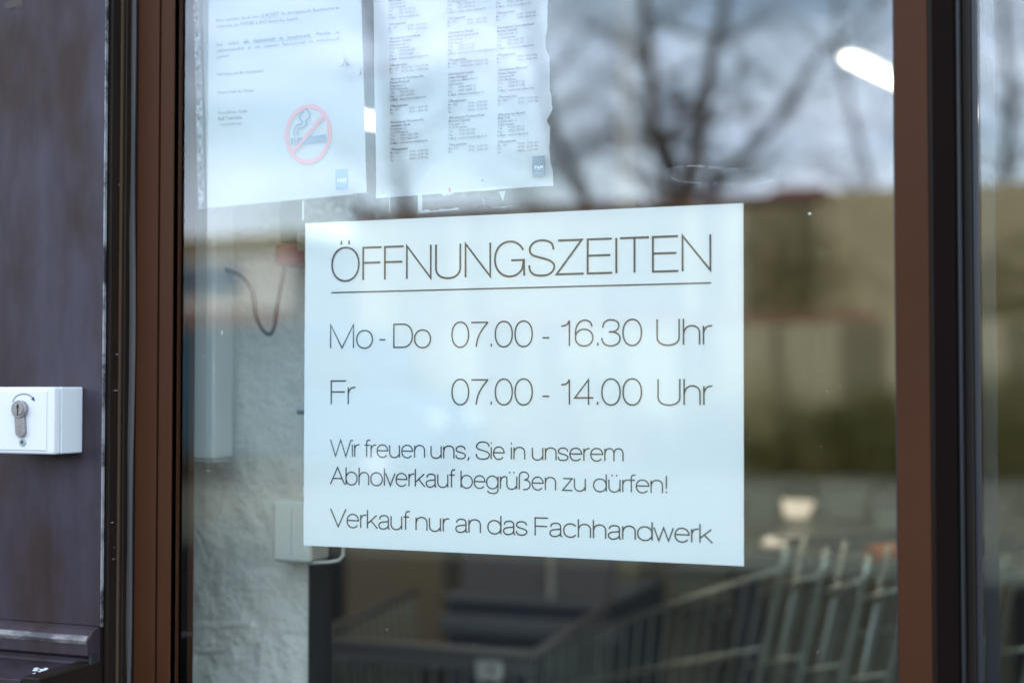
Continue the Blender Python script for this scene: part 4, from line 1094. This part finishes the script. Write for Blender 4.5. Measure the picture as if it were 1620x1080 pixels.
# --- counters and furniture (blurred background)
def furn(name, label, cat, parts):
    p0 = parts[0]; t = thing(name, label, cat, ((p0[2]+p0[5])/2, p0[3], 0))
    for nm, m, x0, y0, z0, x1, y1, z1 in parts: MB().box(x0, y0, z0, x1, y1, z1).build(nm, m, t, bevel=.006)
yc = 2.3
cz = lambda px, py, y=yc: Z(px, py, y)
M_pgrey = mat('violet grey panel', (.19, .18, .19), rough=.6)
furn('service_counter', 'dark blue service counter with grey upper panel below the sign', 'counter', [
 ('upper_panel', M_pgrey, X(722,yc,900), yc+.03, cz(820,944), X(962,yc,900), yc+.06, cz(820,868)),
 ('counter_top', M_bluegrey, X(705,yc,950), yc-.03, cz(820,952), X(968,yc,950), yc+.6, cz(820,945)),
 ('counter_front', M_navy, X(708,yc,950), yc, .01, X(960,yc,950), yc+.6, cz(820,953)),
 ('kick_band', M_bluegrey, X(706,yc,990), yc-.05, cz(820,1002), X(985,yc,990), yc-.001, cz(820,976)),
 ('side_post', M_duct, X(868,yc,900), yc-.01, cz(820,944), X(874,yc,900), yc+.02, cz(820,868))])
furn('beige_cabinet', 'beige cabinet standing left of the blue counter', 'cabinet', [
 ('cabinet_body', M_beige, X(545,3.0,950), 3.0, .01, X(700,3.0,950), 3.5, Z(600,860,3.0)),
 ('cabinet_plinth', M_dark, X(540,2.95,950), 2.97, .01, X(700,2.95,950), 2.99, Z(600,1010,3.0))])
furn('pale_column', 'pale square column right of the blue counter', 'column', [('shaft', M_lightw, X(975,2.8,950), 2.8, .01, X(1010,2.8,950), 3.0, 2.89)])
furn('wooden_rack', 'beige wooden rack behind the trolleys', 'rack', [
 ('rack_back', M_beige, X(1025,3.3,950), 3.3, .01, X(1125,3.3,950), 3.6, Z(1100,915,3.3)),
 ('rack_shelf', M_counter, X(1010,3.1,950), 3.05, Z(1100,965,3.1), X(1220,3.1,950), 3.3, Z(1100,955,3.1))])
yk2 = 2.1
zt2 = Z(1300, 868, 1.9)
furn('packing_table', 'grey green worktop with papers on it behind the right part of the glass', 'table', [
 ('table_top', M_counter, X(1185,2.0,860), 1.75, zt2-.04, X(1185,2.0,860)+1.6, 3.0, zt2),
 ('table_leg', M_dgrey, X(1190,2.0,860), 1.8, .01, X(1190,2.0,860)+.06, 1.86, zt2-.04),
 ('table_leg', M_dgrey, X(1190,2.0,860)+1.4, 1.8, .01, X(1190,2.0,860)+1.46, 1.86, zt2-.04)])
zt3 = Z(1300, 775, 3.6)
furn('rear_counter', 'long pale grey counter at the back of the shop', 'counter', [
 ('counter_top', M_counter, X(1150,3.3,780), 3.3, zt3-.05, X(1600,3.3,780), 4.4, zt3), ('counter_front', M_beige, X(1155,3.35,800), 3.35, .01, X(1600,3.35,800), 3.4, zt3-.05)])
M_glow = emit('warm added glow', (1, .80, .56), .20)  # glowing panels added to stand in for warm bright spots, not real lamps
def add_glow_panel(pts, y0, y1, label):
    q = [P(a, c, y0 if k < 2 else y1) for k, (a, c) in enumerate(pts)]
    c = sum(q, Vector())/4; t = thing('added_glow_panel', label, 'lamp', c, 'glowing panels added on the worktop')
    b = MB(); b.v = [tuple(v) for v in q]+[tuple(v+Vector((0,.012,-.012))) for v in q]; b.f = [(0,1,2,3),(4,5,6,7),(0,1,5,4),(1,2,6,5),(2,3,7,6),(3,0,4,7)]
    b.build('glow_face', M_glow, t)
    MB().box(c.x-.012, c.y+.015, zt2+.001, c.x+.012, c.y+.04, c.z-.012 if c.z-.012 > zt2+.01 else zt2+.012).build('panel_foot', M_dgrey, t)
add_glow_panel([(1240,812),(1274,814),(1288,792),(1236,789)], 2.5, 2.62, 'small warm glowing panel added furthest back on the grey green worktop')
add_glow_panel([(1196,870),(1252,871),(1268,850),(1214,848)], 1.9, 2.0, 'flat warm glowing panel added at the front edge of the grey green worktop')
M_bin = mat('grey green plastic bin', (.26, .28, .22), rough=.35, var=(.2,.22,.17), vscale=6)
def bin_(px0, px1, pyt, pyb, y, label):
    x0, x1 = X(px0, y, pyt), X(px1, y, pyt); z0, z1 = Z(px0, pyb, y), Z(px0, pyt, y); d = .28
    t = thing('storage_bin', label, 'bin', ((x0+x1)/2, y, z0), 'bins on the worktops')
    MB().prism([(x0+.012, z0), (x1-.012, z0), (x1, z1), (x0, z1)], 'y', y, y+d).build('bin_body', M_bin, t, bevel=.006)
    MB().box(x0-.008, y-.008, z1+.0005, x1+.008, y+d+.008, z1+.014).build('bin_rim', M_greyp, t, bevel=.003)
bin_(1300, 1372, 772, 822, 2.5, 'grey green bin standing right of the small glowing panel'); bin_(1180, 1232, 776, 830, 2.9, 'grey green bin left of the small glowing panel'); bin_(1380, 1440, 800, 850, 2.2, 'grey green bin beside the brown stile'); bin_(1060, 1150, 905, 950, 2.7, 'low grey green bin under the sign behind the trolleys')

# --- shopping trolleys
def bars(b, p00, p01, p10, p11, n, r, horiz=0):
    """grid between two top points and two bottom points"""
    for i in range(n+1):
        t = i/n; b.tube([p00.lerp(p10, t), p01.lerp(p11, t)], r, 6)
    for j in range(horiz):
        t = (j+1)/(horiz+1); b.tube([p00.lerp(p01, t), p10.lerp(p11, t)], r*1.1, 6)
# trolley with its front panel toward the door
yt = 1.45
zt_ = Z(670, 1022, yt); xt0, xt1 = X(492, yt, 1030), X(846, yt, 1030)
tr = thing('shopping_trolley', 'grey basket trolley facing the door below the sign', 'trolley', ((xt0+xt1)/2, yt+.3, 0))
b = MB(); b.tube([(xt0,yt+.55,zt_+.03),(xt0,yt,zt_),(xt0+.02,yt-.012,zt_),(xt1-.02,yt-.012,zt_),(xt1,yt,zt_),(xt1,yt+.55,zt_+.03)], .011, 8); b.build('top_rim', M_greyp, tr, smooth=True)
b = MB(); b.box(xt0+.004, yt-.006, zt_-.045, xt1-.004, yt+.004, zt_-.004); b.build('rim_band', M_greyp, tr, bevel=.003)
for i in range(15):
    x = xt0+.012+(xt1-xt0-.024)*i/14
    MB().box(x-.0035, yt-.010, zt_-.34, x+.0035, yt-.002, zt_-.045).build('slat', M_chrome, tr)
for i in range(14):
    y = yt+.04*i
    for xx in (xt0, xt1): MB().tube([(xx, y, zt_+.002*i), (xx+(.03 if xx == xt0 else -.03), y+.02, zt_-.34)], .003, 5).build('side_wire', M_chrome, tr)
MB().box(xt0+.02, yt-.004, zt_-.36, xt1-.02, yt+.5, zt_-.345).build('basket_floor', M_greyp, tr)
lbx = X(778, yt, 1058)
lb = MB().box(lbx-.030, yt-.018, Z(778,1074,yt), lbx+.030, yt-.011, Z(778,1042,yt)).build('coin_plate', M_duct, tr, bevel=.003)
cc = P(778, 1058, yt-.018); MB().prism([(cc.x+.008*math.cos(a), cc.z+.008*math.sin(a)) for a in [i*math.pi/8 for i in range(16)]], 'y', yt-.021, yt-.0185).build('coin_lock', M_nickel, tr)
for sx in (xt0+.03, xt1-.03):
    MB().tube([(sx, yt+.05, zt_-.35), (sx, yt+.12, .12), (sx, yt+.5, .12)], .012, 6).build('frame_leg', M_chrome, tr)
    for yy in (.12, .48): MB().tube([(sx-.015, yt+yy, .06), (sx+.015, yt+yy, .06)], .055, 12).build('wheel', M_dark, tr)
# row of nested trolleys, seen from the side
def side_trolley(off, label, idx):
    # control points in the photo of the first, then shifted along its axis
    A = P(868, 1020, 1.75); B = P(1235, 900, 1.35)
    A.z = Z(868, 1020, 1.75); ax = (B-A); axh = Vector((ax.x, ax.y, 0)).normalized()
    sh_ = axh*off
    t0, t1 = A+sh_, B+sh_
    dn = Vector((-.10, 0, -.46)); b0, b1 = t0+Vector((.02,0,-.30)), t1+dn
    nrm = Vector((-axh.y, axh.x, 0))
    if idx: t0 = t1-(t1-t0).normalized()*.16; b0 = b1+(t0-t1)+Vector((0,0,.02))
    t = thing('nested_trolley', label, 'trolley', ((t0+t1)/2)*Vector((1,1,0)) if False else Vector(((t0.x+t1.x)/2, (t0.y+t1.y)/2, 0)), 'nested shopping trolleys')
    w_ = .42
    for side, o_ in ((0, Vector((0,0,0))), (1, nrm*w_)):
        for i in range(17 if not idx else (4 if not side else 0)):
            s = i/(16 if not idx else 3); MB().tube([(t0+o_).lerp(t1+o_, s), (b0+o_).lerp(b1+o_, s)], .0026, 5).build('side_wire', M_chrome, t)
        b = MB(); b.tube([t0+o_, t1+o_], .006, 6); b.tube([(t0+o_).lerp(b0+o_, .33), (t1+o_).lerp(b1+o_, .33)], .004, 6); b.tube([b0+o_, b1+o_], .005, 6)
        b.build('rim_wire', M_chrome, t, smooth=True)
    for i in range(5):
        s = i/4; MB().tube([t1.lerp(t1+nrm*w_, s), b1.lerp(b1+nrm*w_, s)], .0038, 5).build('back_wire', M_chrome, t)
    up = Vector((.015, .0, .05))
    for o_ in (Vector((0,0,0)), nrm*w_):
        MB().tube([t1+o_+up, t1+o_, b1+o_, b1+o_+Vector((-.05,0,-.35)), t0+o_+Vector((0,0,-(t0.z-.14)))], .0055, 6).build('frame_tube', M_chrome, t, smooth=True)
        for q in (t0+o_, b1+o_): MB().tube([(q.x-.015, q.y, .06), (q.x+.015, q.y, .06)], .055, 12).build('wheel', M_dark, t)
    MB().tube([t1+up*1.3+Vector((.028,0,0)), b1+Vector((.030,0,-.02))], .0045, 6).build('frame_tube', M_chrome, t, smooth=True)
    MB().tube([t1+up, t1+up+nrm*w_], .009, 8).build('handle', M_dgrey, t)
    if idx == 2: MB().tube([t1+up+nrm*.0, t1+up+nrm*.07], .016, 10).build('grip', M_orange, t)
    for i in range(6):
        s = i/5; MB().tube([b0.lerp(b0+nrm*w_, s), b1.lerp(b1+nrm*w_, s)], .003, 5).build('floor_wire', M_chrome, t)
side_trolley(0, 'leftmost wire trolley of the nested row at the bottom right', 0)
side_trolley(.10, 'second wire trolley from the left in the nested row at the bottom right', 1)
side_trolley(.20, 'wire trolley of the nested row with an orange grip', 2)
side_trolley(.30, 'wire trolley of the nested row closest to the brown stile', 3)
